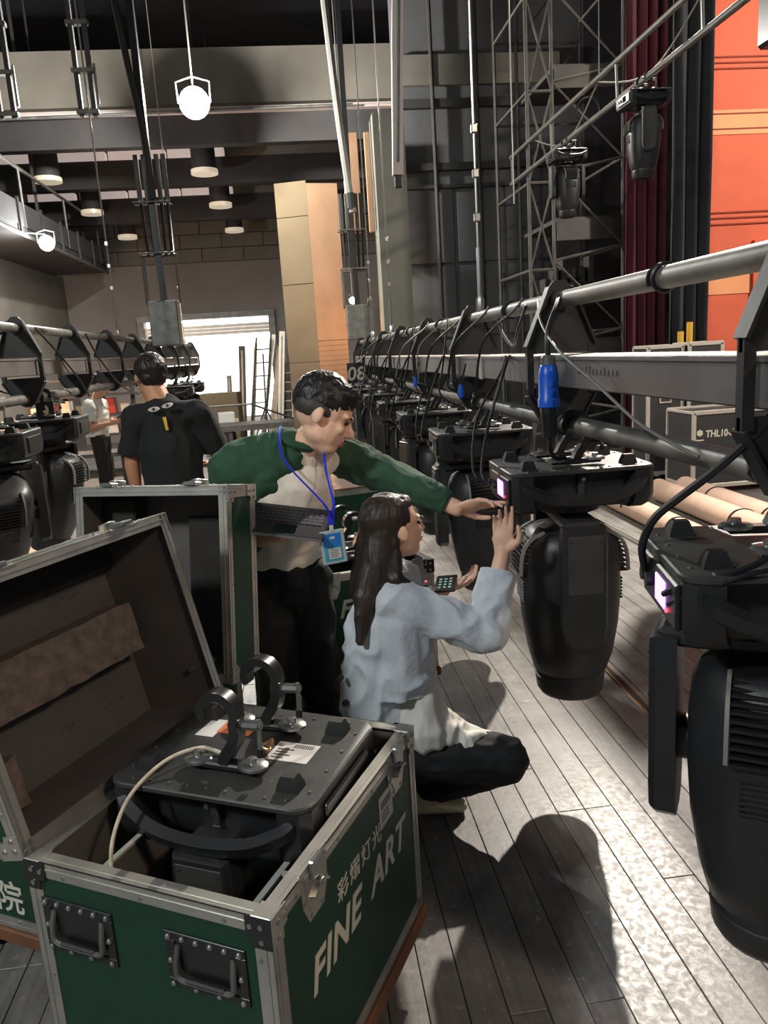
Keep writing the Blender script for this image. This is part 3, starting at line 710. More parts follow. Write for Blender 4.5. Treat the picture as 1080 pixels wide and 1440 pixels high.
def case_lid(parent_mesh_name, parent, w, d, h, hinge_latches=True, foam=True, mtrim='alu', ground=None):
    """lid in its closed frame: hinge along y at x=0, plate reaching to x=w, walls going up to z=h; opening faces down"""
    t = .011; hd = d/2
    lid = MB().box(0, w, -hd, hd, h-t, h).build(parent_mesh_name, 'green_panel', parent, 0)
    def P(n, m, *b): return MB().box(*b).build(n, m, lid, 0)
    for b in ((0, w, -hd, -hd+t, 0, h-t), (0, w, hd-t, hd, 0, h-t), (0, t, -hd+t, hd-t, 0, h-t), (w-t, w, -hd+t, hd-t, 0, h-t)): P('lid_wall', 'green_panel', *b)
    q = .004
    for b in ((t, w-t, -hd+t, -hd+t+q, .010, h-t), (t, w-t, hd-t-q, hd-t, .010, h-t), (t, t+q, -hd+t, hd-t, .010, h-t), (w-t-q, w-t, -hd+t, hd-t, .010, h-t), (t, w-t, -hd+t, hd-t, h-t-q, h-t)): P('lining', 'liner', *b)
    for sy in (-1, 1):
        trim_edge(lid, (0, sy*hd, 0), (w, sy*hd, 0), (0, sy, 0), (0, 0, -1), .026, m=mtrim); trim_edge(lid, (0, sy*hd, h), (w, sy*hd, h), (0, sy, 0), ZA, m=mtrim)
    for x, s in ((0, -1), (w, 1)):
        trim_edge(lid, (x, -hd, 0), (x, hd, 0), (s, 0, 0), (0, 0, -1), .026, m=mtrim); trim_edge(lid, (x, -hd, h), (x, hd, h), (s, 0, 0), ZA, m=mtrim)
        for sy in (-1, 1): trim_edge(lid, (x, sy*hd, 0), (x, sy*hd, h), (s, 0, 0), (0, sy, 0), m=mtrim)
        for sy in (-1, 1):
            corner_plate(lid, (x, sy*hd, 0), (-s, 0, 0), (0, sy, 0), (0, 0, 1), 'alu'); corner_plate(lid, (x, sy*hd, h), (-s, 0, 0), (0, sy, 0), (0, 0, -1), 'alu')
    if hinge_latches:
        for y in (-.20, .20): latch(lid, (w, y*d/.72, .050), (0, 1, 0), (0, 0, -1), (1, 0, 0))
    return lid

# --- the open case in the foreground
CW, CD, ZBX, ZTX, CR = .56, .72, .18, .70, rad(-28.5)
cx0, cy0 = -.198, 1.630
c1 = empty('flight_case', (cx0, cy0, 0), CR, 'open green flight case in the foreground with white lettering and recessed handles', 'flight case', 'green flight cases')
case_box(c1, CW, CD, ZBX, ZTX)
for x in (-.165, .135): recessed_handle(c1, (x, -CD/2, .565), (1, 0, 0), (0, 0, 1), (0, -1, 0))
for y in (-.20, .235): latch(c1, (CW/2, y, ZTX-.045), (0, 1, 0), (0, 0, 1), (1, 0, 0))
Mt = lambda y, z: Mfrom((CW/2+.0008, y, z), (0, 1, 0), (0, 0, 1), (1, 0, 0))
text_obj('lettering', 'FINE', .108, 'white_print', c1, Mt(-.245, .432), .28, .0025, xs=1.0, spc=1.1)
text_obj('lettering', 'ART', .108, 'white_print', c1, Mt(.050, .432), .28, .0025, xs=1.0, spc=1.08)
text_obj('lettering', '彩熠灯光', .052, 'white_print', c1, Mt(-.11, .540), .0, .0, xs=1.05, spc=1.25)
lb = MB().box(CW/2+.0003, CW/2+.0012, .125, .205, .555, .635).build('label', 'paper', c1, 0)
b = MB()
for k in range(8): b.box(CW/2+.0012, CW/2+.0016, .135+.0075*k, .139+.0075*k, .60, .62)
for k in range(3): b.box(CW/2+.0012, CW/2+.0016, .135, .18, .57+.009*k, .573+.009*k)
tag(b.build('print', 'ink', lb, 0), kind='stuff')
# dividers inside with white top edges
for n, bx in enumerate(((-.188, -.178, -.34, .34), (.178, .188, -.34, .34))):
    o = MB().box(bx[0], bx[1], bx[2], bx[3], .20, .628).build('divider', 'liner', c1, 0)
    MB().box(bx[0]-.0015, bx[1]+.0015, bx[2], bx[3], .628, .634).build('divider_edge', 'white_edge', o, 0)
for n, bx in enumerate(((-.264, -.190, -.10, -.088), (.190, .264, -.17, -.158), (.190, .264, .16, .172))):
    o = MB().box(*bx, .20, .628).build('divider', 'liner', c1, 0)
    MB().box(*bx, .628, .634).build('divider_edge', 'white_edge', o, 0)
lid1 = case_lid('lid', c1, CW, CD, .275)
lid1.location = (-CW/2-.004, 0, ZTX+.004); lid1.rotation_euler = (0, -rad(104), 0)
hg = MB()
hg.box(-CW/2-.010, -CW/2, -.33, .33, ZTX-.035, ZTX+.004); hg.cyl((-CW/2-.008, -.33, ZTX+.004), (-CW/2-.008, .33, ZTX+.004), .006, n=8); hg.build('hinge', 'alu', c1)
# lid foam (lid frame: x up the lid, y along the hinge, z deep)
fm = MB(); rng = random.Random(3)
def lump(mb, x0, x1, y0, y1, z0, z1, n=14, amp=.006):
    xs = [x0+(x1-x0)*i/5 for i in range(6)]; rings = []
    for k in range(n+1):
        y = y0+(y1-y0)*k/n; ring = []
        for x in xs: ring.append((x+rng.uniform(-amp, amp)*.6, y, z0+rng.uniform(-amp, amp)))
        ring += [(x1, y, z1), (x0, y, z1)]; rings.append(ring)
    mb.loft(rings)
lump(fm, .215, .35, -.345, .30, .165, .259); fm.build('foam_bar', 'foam', lid1, 50)
fm = MB(); lump(fm, .03, .145, -.345, -.19, .16, .259, 6, .01); fm.build('foam_block', 'foam', lid1, 50)
fm = MB(); lump(fm, .36, .545, -.347, -.25, .12, .259, 6, .008); fm.build('foam_block', 'foam', lid1, 50)
MB().box(.455, .545, -.24, .345, .215, .259).build('foam_strip', 'foam_dark', lid1, 0)
for (x, y, L) in ((.415, .12, .11), (.19, .15, .11), (.09, .17, .10), (.10, .02, .05)):
    sl_ = MB(); sl_.loft([[(x+a, y+bb, .2585), (x+a, y+bb, .2565)] for a, bb in ((0, 0), (.008, L*.5), (.004, L), (-.006, L*.55))], cap=True)
    sl_.build('slit', 'ink', lid1, 0)
bo = MB().cyl((.115, .345, .06), (.115, .332, .06), .008, n=10); bo.build('stud', 'steel', lid1)

# its light, standing head down in the case
fx2 = make_fixture('moving_head_light', screen=False, stickers=True)
place_fixture(fx2, False, (-.183, 1.678, .762), CR+rad(2), rad(90), 'moving head light standing head down inside the open foreground case', 'moving head lights in cases')
for n in ('head', 'yoke'): kid(fx2, n).scale = (.95, .95, .66)
rp = MB(); rp.tube(smoothpath([(-.236, 1.620, .790), (-.285, 1.638, .800), (-.36, 1.612, .79), (-.425, 1.55, .755), (-.455, 1.49, .70), (-.462, 1.463, .63), (-.462, 1.46, .52)], 7), .0042, 8)
tag(rp.build('safety_cable', 'rope_white', None), 'white braided safety cable curving from the clamp down into the foreground case', 'cable')

c5 = empty('flight_case', (-.7365, 2.0634, 0), CR, 'low green flight case half hidden under the leaning lid at the left edge', 'flight case', 'green flight cases')
case_box(c5, .70, .30, .14, .58, inside=False)
MB().box(-.342, .342, -.142, .142, .572, .592).build('top_panel', 'green_panel', c5, 0)
text_obj('lettering', '剧院', .105, 'white_print', c5, Mfrom((-.268, -.1508, .20), (1, 0, 0), (0, 0, 1), (0, -1, 0)), .0, .001)
# --- lid standing behind it, on a closed case
c2 = empty('flight_case', (-.62, 2.62, 0), CR+rad(6), 'closed green flight case under the upright open lid', 'flight case', 'green flight cases')
case_box(c2, .56, .36, .14, .618, inside=False)
MB().box(-.272, .272, -.172, .172, .613, .633).build('top_panel', 'green_panel', c2, 0)
l2 = empty('case_lid', (0, 0, 0), 0, 'green lid standing upright with its dark lined inside towards the camera', 'case lid')
lid2 = case_lid('back_panel', l2, .60, .53, .19)
# lid frame: x -> up, y -> along, z -> away from the camera
a2 = rad(-22); ly = V((math.cos(a2), math.sin(a2), 0)); lz = V((-math.sin(a2), math.cos(a2), 0))
tl_ = rad(9); upv = V((0, 0, 1))*math.cos(tl_)+lz*math.sin(tl_); lz2 = lz*math.cos(tl_)-V((0, 0, 1))*math.sin(tl_)
l2.matrix_world = Mfrom((-.515, 2.335, .690), tuple(upv), tuple(ly), tuple(lz2))
MB().cbox(.10, .36, -.24, -.06, .12, .179, .006).build('foam_block', 'foam_dark', lid2); MB().cbox(.38, .56, -.24, -.12, .10, .179, .006).build('foam_block', 'foam_dark', lid2); MB().cbox(.05, .50, .05, .20, .14, .179, .006).build('foam_block', 'foam_dark', lid2)

# --- third case behind the crouching woman
R3 = rad(14)
ux3 = V((math.cos(R3), math.sin(R3), 0)); uy3 = V((-math.sin(R3), math.cos(R3), 0))
o3 = V((-.008, 3.237, 0))+ux3*.29+uy3*.34
c3 = empty('flight_case', tuple(o3), R3, 'lidless green flight case behind the crouching woman with a light inside', 'flight case', 'green flight cases')
case_box(c3, .58, .68, .18, .70)
for x in (-.21, .21): latch(c3, (x, -.34, .655), (1, 0, 0), (0, 0, 1), (0, -1, 0))
text_obj('lettering', 'FINE ART', .115, 'white_print', c3, Mfrom((-.235+.06, -.3408, .50), (1, 0, 0), (0, 0, 1), (0, -1, 0)), .28, .0025, xs=.95, spc=1.1)
text_obj('lettering', '剧院', .085, 'white_print', c3, Mfrom((-.14, -.3408, .33), (1, 0, 0), (0, 0, 1), (0, -1, 0)), .0, .001)
lb3 = MB().box(.235, .285, -.3415, -.3403, .585, .625).build('label', 'paper', c3, 0)
MB().box(.245, .275, -.3418, -.3414, .60, .606).build('print', 'led_red', lb3, 0)
place_fixture(fx2, True, tuple(o3+V((0, 0, .73))), R3, 0, 'moving head light standing in the case behind the crouching woman', 'moving head lights in cases')
# --- fourth case further back
c4 = empty('flight_case', (.16, 5.25, 0), rad(14), 'closed case with plywood top farther back between the two people', 'flight case', 'green flight cases')
case_box(c4, .75, .7, .16, .78, inside=False)
MB().box(-.36, .36, -.335, .335, .775, .795).build('top_panel', 'plywood', c4, 0)

# ------------------------------------------------------------ things behind the right truss
def bars(root, lst, r, m, name='bar'):
    for a, b in lst: MB().cyl(a, b, r, n=6).build(name, m, root)
# steel scaffold tower
sx0, sx1, sy0, sy1 = 2.95, 4.12, 9.5, 10.9
sc = empty('steel_scaffold', (0, 0, 0), 0, 'tall grey steel scaffold tower beside the maroon curtain', 'scaffold')
for x, y in ((sx0, sy0), (3.25, sy0), (sx1, sy0), (sx0, sy1), (3.25, sy1), (sx1, sy1)): bars(sc, [((x, y, 0), (x, y, 7.2))], .022, 'scaffold', 'post')
for k in range(6):
    z = .5+k*1.0
    bars(sc, [((sx0, sy0, z), (3.25, sy0, z)), ((3.25, sy0, z+.1), (sx1, sy0, z+.25)), ((sx0, sy1, z), (sx1, sy1, z)), ((sx0, sy0, z), (sx0, sy1, z)), ((sx1, sy0, z+.25), (sx1, sy1, z+.25))], .018, 'scaffold', 'ledger')
    bars(sc, [((sx0, sy0, z), (3.25, sy0, z+1)), ((3.25, sy0, z), (sx0, sy0, z+1)), ((3.25, sy1, z), (sx1, sy1, z+1)), ((sx1, sy0, z+.25), (3.25, sy0, z+1.1)), ((3.25, sy0, z+.1), (3.75, sy1, z+1))], .012, 'scaffold', 'brace')
for z in (3.05, 4.75, 1.6):
    MB().box(3.3, sx1, sy0+.05, sy1, z, z+.05).build('deck', 'scaffold_dark', sc, 0); MB().box(3.3, sx1, sy0, sy0+.04, z-.22, z+.02).build('toe_board', 'scaffold_dark', sc, 0)
MB().tube([(3.65+.14*math.cos(a), 9.4, 4.25+.14*math.sin(a)) for a in [k*math.pi/8 for k in range(16)]], .012, 6, closed=True).build('cable_coil', 'cable_black', sc)
for k in range(6): MB().cbox(3.35+.12*k, 3.43+.12*k, 10.2, 10.4, 2.0+.13*(k % 3), 2.45+.13*(k % 3), .01).build('ballast_block', 'scaffold_dark', sc)
MB().cbox(3.55, 3.85, 9.7, 10.2, 2.05, 2.35, .02).build('crate', 'black_satin', sc)

def curtain(name, x0, x1, y, z0, z1, m, label, folds, amp):
    c = MB(); n = folds*8; rows = []
    for th in (0, 1):
        for z in (z0, (z0+z1)/2, z1):
            rows.append([(x0+(x1-x0)*k/n, y+th*.02+amp*math.sin(2*math.pi*folds*k/n)+amp*.4*math.sin(5.1*k/n*folds+z), z) for k in range(n+1)])
    vs = [p for r in rows for p in r]; w_ = n+1; fs = []
    for base in (0, 3):
        for i in range(2):
            for k in range(n): fs.append(((base+i)*w_+k, (base+i)*w_+k+1, (base+i+1)*w_+k+1, (base+i+1)*w_+k))
    for k in range(n):
        fs.append((k, k+1, 3*w_+k+1, 3*w_+k)); fs.append((2*w_+k, 2*w_+k+1, 5*w_+k+1, 5*w_+k))
    for i in range(2):
        fs.append((i*w_, (i+1)*w_, (i+4)*w_, (i+3)*w_)); fs.append((i*w_+n, (i+1)*w_+n, (i+4)*w_+n, (i+3)*w_+n))
    c._add(vs, fs); t = empty(name, ((x0+x1)/2, y, z0), 0, label, 'curtain')
    o = c.build('cloth', m, t, 60); o.location = (-(x0+x1)/2, -y, -z0)
    q = MB().cyl((x0-.1, y, z1), (x1+.1, y, z1), .025, n=8).build('pipe', 'scaffold', t); q.location = o.location
    return t
curtain('stage_curtain', 3.98, 4.47, 9.1, .02, 7.2, 'curtain_maroon', 'dark maroon stage curtain hanging beside the scaffold', 4, .06)
curtain('stage_curtain', 4.42, 4.88, 8.86, .02, 7.2, 'curtain_black', 'black stage curtain hanging left of the orange flat', 3, .07)
of = empty('stage_flat', (5.7, 8.95, 0), 0, 'tall orange painted stage flat with paler bands at the right edge', 'stage flat')
MB().box(-.80, .90, 0, .06, .02, 6.6).build('panel', 'flat_orange', of, 0)
for z in (3.82, 2.06): MB().box(-.802, .90, -.012, 0, z, z+.26).build('band', 'flat_band', of, 0)
for z in (3.87, 4.03, 4.62, 4.56, 4.50, 2.84, 2.91, 2.97): MB().box(-.80, .90, -.016, -.012 if z in (3.87, 4.03) else 0, z, z+.016).build('painted_line', 'flat_line', of, 0)
MB().box(-.24, .9, -.06, 0, 1.8, 2.65).build('side_panel', 'flat_orange', of, 0)
for k in range(3): MB().box(-.7+.7*k, -.64+.7*k, .06, .12, .02, 6.6).build('stile', 'junk_wood', of, 0)
MB().box(-.8, .9, .06, .9, .02, .08).build('brace_foot', 'junk_wood', of, 0)

def road_case(loc, w, d, h, label, text=None, legs=.1):
    t = empty('road_case', loc, 0, label, 'road case', 'black road cases')
    hw = w/2
    MB().box(-hw, hw, 0, d, legs, h).build('body', 'case_black', t, 0)
    e = .022
    for sx in (-1, 1):
        for y in (0, d): MB().cbox(sx*hw-e, sx*hw+e, y-e*.5, y+e*.5, legs, h, .004).build('edge_trim', 'case_trim', t)
    for z in (legs, h):
        for y in (0, d): MB().cbox(-hw-e*.5, hw+e*.5, y-e*.5, y+e*.5, z-e, z+e, .004).build('edge_trim', 'case_trim', t)
        for sx in (-1, 1): MB().cbox(sx*hw-e, sx*hw+e, 0, d, z-e*.6, z+e*.6, .004).build('edge_trim', 'case_trim', t)
    for sx in (-1, 1):
        for y in (.08, d-.08): MB().cyl((sx*(hw-.08)-.02, y, legs*.5), (sx*(hw-.08)+.02, y, legs*.5), legs*.5, n=14).build('wheel', 'rubber', t)
    dsh = MB()
    for b_ in ((-.07, .07, .03, .045), (-.07, .07, -.045, -.03), (-.07, -.055, -.03, .03), (.055, .07, -.03, .03)): dsh.box(b_[0], b_[1], -.012, 0, b_[2]+h*.62, b_[3]+h*.62)
    if not text: dsh.build('handle_dish', 'case_trim', t, 0)
    for sz in ((0,) if not text else ()): MB().cbox(-hw+.06, -hw+.13, -.014, 0, h*.70-.05, h*.70+.05, .004).build('latch', 'steel', t)
    if text:
        text_obj('lettering', text, .098, 'white_print', t, Mfrom((-.405, -.003, h*.70), (1, 0, 0), (0, 0, 1), (0, -1, 0)), .10, .003, xs=.86)
        MB().prism([(-.465+.035*math.cos(a), h*.755+.035*math.sin(a)) for a in [rad(30+60*k) for k in range(6)]], .001, .004, Mfrom((0, 0, 0), (1, 0, 0), (0, 0, 1), (0, -1, 0))).build('logo', 'white_print', t, 0)
        MB().box(-.51, -.42, -.004, 0, h*.66, h*.66+.012).build('logo_bar', 'white_print', t, 0)
    return t
road_case((4.08, 8.27, 0), .40, .36, 1.505, 'tall black road case with white edges, left of a pair')
road_case((4.52, 8.22, 0), .38, .36, 1.515, 'tall black road case with white edges, right of a pair')
road_case((4.50, 7.42, 0), 1.06, .55, .84, 'low wide black road case lettered THL10- in white', 'THL10-A', .08)
bx = empty('small_box', (4.62, 7.6, .86), 0, 'small red and white box on top of the low road case', 'box'); MB().cbox(-.07, .07, -.06, .06, 0, .09, .006).build('carton', 'red_box', bx); MB().box(-.05, .05, -.0605, -.0595, .03, .07).build('label', 'paper', bx, 0)
yp = empty('yellow_tube', (4.46, 8.68, 0), 0, 'pair of yellow upright posts behind the tall road cases', 'posts'); MB().cyl((-.0, 0, 0), (0, 0, 1.66), .035, n=10).build('post', 'yellow', yp); MB().cyl((.12, .02, 0), (.12, .02, 1.76), .035, n=10).build('post', 'yellow', yp)
MB().box(-.06, .18, -.05, .07, 0, .03).build('foot_plate', 'beam_black', yp, 0)
# wrapped rolls lying along the floor
for i, (x, y0, y1, z, r, lab) in enumerate(((3.72, 3.6, 7.3, .115, .11, 'brown wrapped roll farthest right on the floor'), (3.44, 3.6, 7.3, .115, .11, 'brown wrapped roll in the middle on the floor'), (2.90, 3.6, 7.3, .105, .10, 'pale wrapped roll nearest the lights on the floor'))):
    t = empty('wrapped_roll', (x, y0, 0), 0, lab, 'roll', 'wrapped rolls on the floor'); L = y1-y0
    MB().cyl((0, 0, z), (.1, L, z), r, n=20).build('roll', 'kraft_roll', t)
    MB().cyl((-.001, -.006, z), (0, 0, z), r*.55, n=14).build('core', 'cardboard', t)
    for q in (.3, .55, .8):
        MB().tube([(.1*q+(r+.003)*math.cos(a), L*q+.12*math.sin(a*.5), z+(r+.003)*math.sin(a)) for a in [k*math.pi/12 for k in range(13)]], .006, 5).build('tie', 'cable_black', t)
rl = empty('metal_strip', (2.62, 4.2, 0), 0, 'thin pale metal strip on the floor beside the rolls', 'strip'); MB().cbox(0, .05, 0, 3.6, 0, .05, .005).build('bar', 'alu', rl); MB().box(.008, .042, .02, 3.58, .05, .054).build('lip', 'steel_dull', rl, 0)
# ------------------------------------------------------------ upper right batten with lights
ub_ = empty('hung_batten', (2.9, 3.2, 3.6), 0, 'double pipe batten hanging high on the right with lights on it', 'batten')
MB().cyl((0, 0, 0), (0, 6.85, 0), .026, n=10).build('lower_pipe', 'scaffold', ub_); MB().cyl((0, 0, .31), (0, 6.85, .31), .024, n=10).build('upper_pipe', 'scaffold', ub_)
MB().cbox(-.05, .05, 1.34, 1.50, -.36, .02, .02).build('hanging_bracket', 'black_satin', ub_)
for y in (0.3, 2.2, 3.6, 5.3, 6.8): MB().cyl((0, y, 0), (0, y+.03, .31), .012, n=6).build('link', 'wire_steel', ub_)
for y in (1.2, 4.0): MB().cyl((0, y, .31), (0, y, 4.0), .006, n=5).build('wire', 'wire_steel', ub_)
for k in range(3): MB().tube(smoothpath([(.03, .3+k*1.9, .30), (.05, 1.2+k*1.9, .08-.03*k), (.03, 2.2+k*1.9, .30)], 6), .008, 5).build('cable', 'cable_grey', ub_)
for y, pan, tl, lab in ((6.3, 80, 0, 'pale edged light on the high right batten'), (8.05, 0, 0, 'brown lit light at the end of the high right batten')):
    place_fixture(fx3, True, (2.9, y, 3.50), rad(2), rad(pan), lab, 'lights on the high right batten', rad(tl)).scale = (.7, .7, .72)
# ------------------------------------------------------------ left and middle background
cb = empty('cardboard_column', (.42, 12.6, 0), rad(0), 'tall tan cardboard column with an orange lit ribbed side', 'column')
for k, (z0, z1) in enumerate(((0, 1.55), (1.56, 2.75), (2.76, 3.75), (3.76, 4.26))):
    MB().prism([(-.50, .06), (-.02, -.10), (-.02, .45), (-.50, .45)], z0, z1).build('sheet', 'cardboard', cb, 0)
for k in range(24):
    z0 = k*.078; MB().prism([(-.018, -.098), (.46, .0), (.46, .45), (-.018, .45)], z0, z0+.074).build('slat', 'wood_cladding', cb, 0)
MB().prism([(-.018, -.098), (.46, .0), (.46, .45), (-.018, .45)], 1.875, 4.22).build('sheet', 'wood_cladding', cb, 0)
def cable_lift(loc, top, label, warm):
    t = empty('cable_lift', loc, 0, label, 'cable lift')
    MB().cbox(-.17, .14, -.12, .12, 0, .48, .01).build('junction_box', 'steel_dull', t)
    fr = [((-.19, 0, .45), (-.19, 0, .95)), ((.17, 0, .45), (.17, 0, .95)), ((-.19, 0, .95), (.17, 0, .95)), ((-.19, .12, .45), (-.19, .12, .95))]
    bars(t, fr, .014, 'scaffold', 'frame_bar')
    MB().sweep([(0, 0, .48), (-.01, 0, 1.2), (.0, 0, top)], .10, .07, (0, 1, 0)).build('cable_bundle', 'cable_black', t)
    for k, x in enumerate((-.12, -.05, .07, .13)):
        MB().cyl((x, .04, .95), (x*1.15, .04, 1.55), .018, n=6).build('guide_rod', 'cable_black', t); MB().cbox(x*1.15-.025, x*1.15+.025, .02, .06, 1.5, 2.0, .005).build('guide_plate', 'scaffold' if k in (1, 2) else 'scaffold_dark', t)
    for z in (.98, 1.5): MB().tube([(-.2, -.1, z), (.18, -.1, z), (.18, .1, z), (-.2, .1, z)], .01, 5, closed=True).build('guide_ring', 'scaffold', t)
    return t
cable_lift((-1.36, 9.0, 1.86), 4.6, 'dark cable lift with grey box at the end of the left truss', 0)
c_ = cable_lift((.97, 11.4, 1.84), 4.6, 'cable lift with grey box at the far end of the right truss', 1)
for x, w_ in ((.10, .16), (.33, .12)): MB().cbox(x-w_/2, x+w_/2, .25, .30, 1.5, 2.85, .01).build('backing_board', 'wood_cladding', c_)
for k, (x, y, lab) in enumerate(((-2.42, 8.0, 'dark guide bars hanging at the top left edge'), (-1.70, 8.0, 'pair of dark guide bars hanging at upper left'))):
    t = empty('guide_bars', (x, y, 3.95), 0, lab, 'guide bars')
    for q in (-.06, .06): MB().cbox(q-.02, q+.02, -.03, .03, 0, 3.6, .004).build('bar', 'beam_black', t)
    for q in (0, .35, .75): MB().cbox(-.1, .1, -.035, .035, q+.02, q+.06, .004).build('clip', 'scaffold', t)
    MB().cyl((.105, 0, .1), (.105, 0, .45), .012, n=6).build('pin', 'steel', t)
tb = empty('pale_tube', (1.02, 7.0, 3.12), 0, 'pale square tube hanging from above beside the dark wall', 'tube'); MB().sweep([(0, 0, 0), (.05, 0, 1.0), (.30, .02, 4.48)], .075, .09, (0, 1, 0)).build('tube', 'flange', tb); MB().cbox(-.03, .03, -.03, .03, -.10, 0, .005).build('end_plug', 'beam_black', tb)
MB().cyl((0, -.04, .1), (.2, -.04, 3.2), .012, n=6).build('seam', 'steel_dull', tb)
def wire(x, y, z0, label, r=.008, top=7.6, sh=True, m='wire_steel'):
    t = empty('suspension_wire', (x, y, z0), 0, label, 'wire', 'suspension wires')
    MB().cyl((0, 0, 0), (0, 0, top-z0), r, n=6).build('wire', m, t)
    if sh:
        MB().cyl((0, 0, .02), (0, 0, .30), r*1.8, n=6).build('turnbuckle', 'steel', t)
        MB().lathe([(.004, 0), (.02, .0), (.022, .05), (.008, .08)], 8).build('shackle', 'steel', t)
        for k in range(3): MB().cbox(-.015, .015, -.015, .015, .42+.2*k, .46+.2*k, .004).build('wire_clip', 'steel', t)
    return t
wire(TX, 3.87, ZT+.03, 'steel wire holding the right truss up, behind the touched light', .006)
wire(TX, 9.2, ZT+.03, 'left one of two thin wires on the far end of the right truss', .007)
wire(TX, 7.4, ZT+.03, 'steel wire on the right truss before its far end', .007)
wire(-1.65, 7.8, 1.955, 'thin wire holding the left truss above the man in white', .008)
wire(-1.65, 12.4, 1.955, 'thin wire at the far end of the left truss', .008)
wire(2.3, 7.9, 3.0, 'thin wire coming down in front of the scaffold', .007, sh=False)
tc = empty('thick_cable', (-1.30, 8.9, 3.4), 0, 'thick dark cable dropping from above into the left cable lift', 'cable'); MB().tube(smoothpath([(-.05, 0, 0), (-.06, 0, .6), (-.16, 0, 1.5), (-.24, 0, 2.6), (-.28, 0, 4.2)], 5), .035, 8).build('cable', 'cable_black', tc); MB().cyl((-.05, 0, -.02), (-.05, 0, .2), .045, n=10).build('sleeve', 'rubber', tc)
tc = empty('thick_cable', (.86, 11.2, 3.9), 0, 'thick grey cable dropping from above into the right cable lift', 'cable'); MB().tube(smoothpath([(.12, .0, -.35), (.08, 0, 0), (0, 0, 1.0), (-.08, 0, 2.4), (-.14, 0, 3.7)], 5), .05, 8).build('cable', 'cable_grey', tc); MB().cyl((.1, 0, -.3), (.09, 0, -.1), .06, n=10).build('sleeve', 'rubber', tc)
# ------------------------------------------------------------ clutter by the loading door
def plank_lean(x, y, top, w_, lean, m, label, ladder=False):
    t = empty('leaning_ladder' if ladder else 'leaning_board', (x, y, 0), 0, label, 'ladder' if ladder else 'board', 'boards leaning in the doorway')
    if ladder:
        for s in (-1, 1): MB().cyl((s*w_/2, 0, 0), (s*w_/2+lean, .35, top), .022, n=6).build('rail', m, t)
        for k in range(7): f = (k+.7)/7.6; MB().cyl((-w_/2+lean*f, .35*f, top*f), (w_/2+lean*f, .35*f, top*f), .016, n=6).build('rung', m, t)
    else:
        MB().sweep([(0, 0, 0), (lean, .35, top)], .04, w_, (0, 1, 0)).build('board', m, t); MB().sweep([(.0, -.02, .05), (lean*.95, .32, top*.95)], .05, w_*.25, (0, 1, 0)).build('batten', 'junk_wood', t)
for k, (x, top, w_, lean, m, ld, lab) in enumerate(((-1.45, 1.35, .10, .05, 'scaffold', 0, 'grey upright board, leftmost in the doorway'), (-1.20, 1.95, .14, .12, 'scaffold_dark', 0, 'dark board leaning in the doorway'), (-1.02, 2.0, .10, .22, 'case_trim', 0, 'white board leaning left of the ladder'),
        (-.90, 2.1, .3, .30, 'scaffold', 1, 'grey ladder leaning in the doorway'), (-.80, 2.15, .08, .42, 'case_trim', 0, 'narrow white board leaning right of the ladder'), (-.62, 1.9, .12, .35, 'junk_wood', 0, 'brown board leaning near the column'), (-.42, 2.2, .12, .22, 'case_trim', 0, 'white board leaning against the column'), (-.30, 1.5, .3, .1, 'junk_wood', 1, 'wooden trestle ladder beside the column'))):
    plank_lean(x, 16.6+.12*(k % 3), top, w_, lean, m, lab, bool(ld))
def crate(loc, s, m, label, rz=0):
    t = empty('crate', loc, rz, label, 'box', 'boxes by the loading door'); MB().cbox(-s[0]/2, s[0]/2, -s[1]/2, s[1]/2, 0, s[2], .01).build('box', m, t); MB().box(-s[0]/2*.96, s[0]/2*.96, -s[1]/2-.004, -s[1]/2, s[2]*.45, s[2]*.53).build('tape', 'junk_wood', t, 0)
crate((-2.55, 15.2, 0), (.95, .6, 1.02), 'cardboard', 'large brown carton left in the doorway', .1); crate((-1.50, 15.6, 0), (.75, .5, 1.05), 'cardboard', 'brown carton in the middle of the doorway', -.1); crate((-1.35, 14.7, 0), (.3, .3, .72), 'paper', 'small white box in front of the cartons', .2)
dk = empty('platform', (-1.1, 13.6, 0), 0, 'low grey staging platform with a rail in front of the doorway', 'platform')
MB().box(-1.3, 1.1, 0, .8, .45, .55).build('deck', 'scaffold', dk, 0)
for x in (-1.25, -.1, 1.05):
    for y in (.05, .75): MB().box(x-.03, x+.03, y-.03, y+.03, 0, .45).build('leg', 'scaffold_dark', dk, 0)
bars(dk, [((-1.25, 0, .9), (.3, 0, .9)), ((-1.25, 0, .55), (-1.25, 0, .9)), ((-.3, 0, .55), (-.3, 0, .9)), ((.3, 0, .9), (1.0, .3, .58))], .02, 'scaffold', 'rail')
tp_ = empty('tripod_stand', (-.62, 15.0, 0), 0, 'thin dark tripod stand by the leaning boards', 'stand')
bars(tp_, [((0, 0, .5), (.05, 0, 1.75))], .018, 'beam_black', 'pole'); bars(tp_, [((0, 0, .75), (-.3, -.2, 0)), ((0, 0, .75), (.3, -.15, 0)), ((0, 0, .75), (.02, .3, 0))], .014, 'beam_black', 'leg')
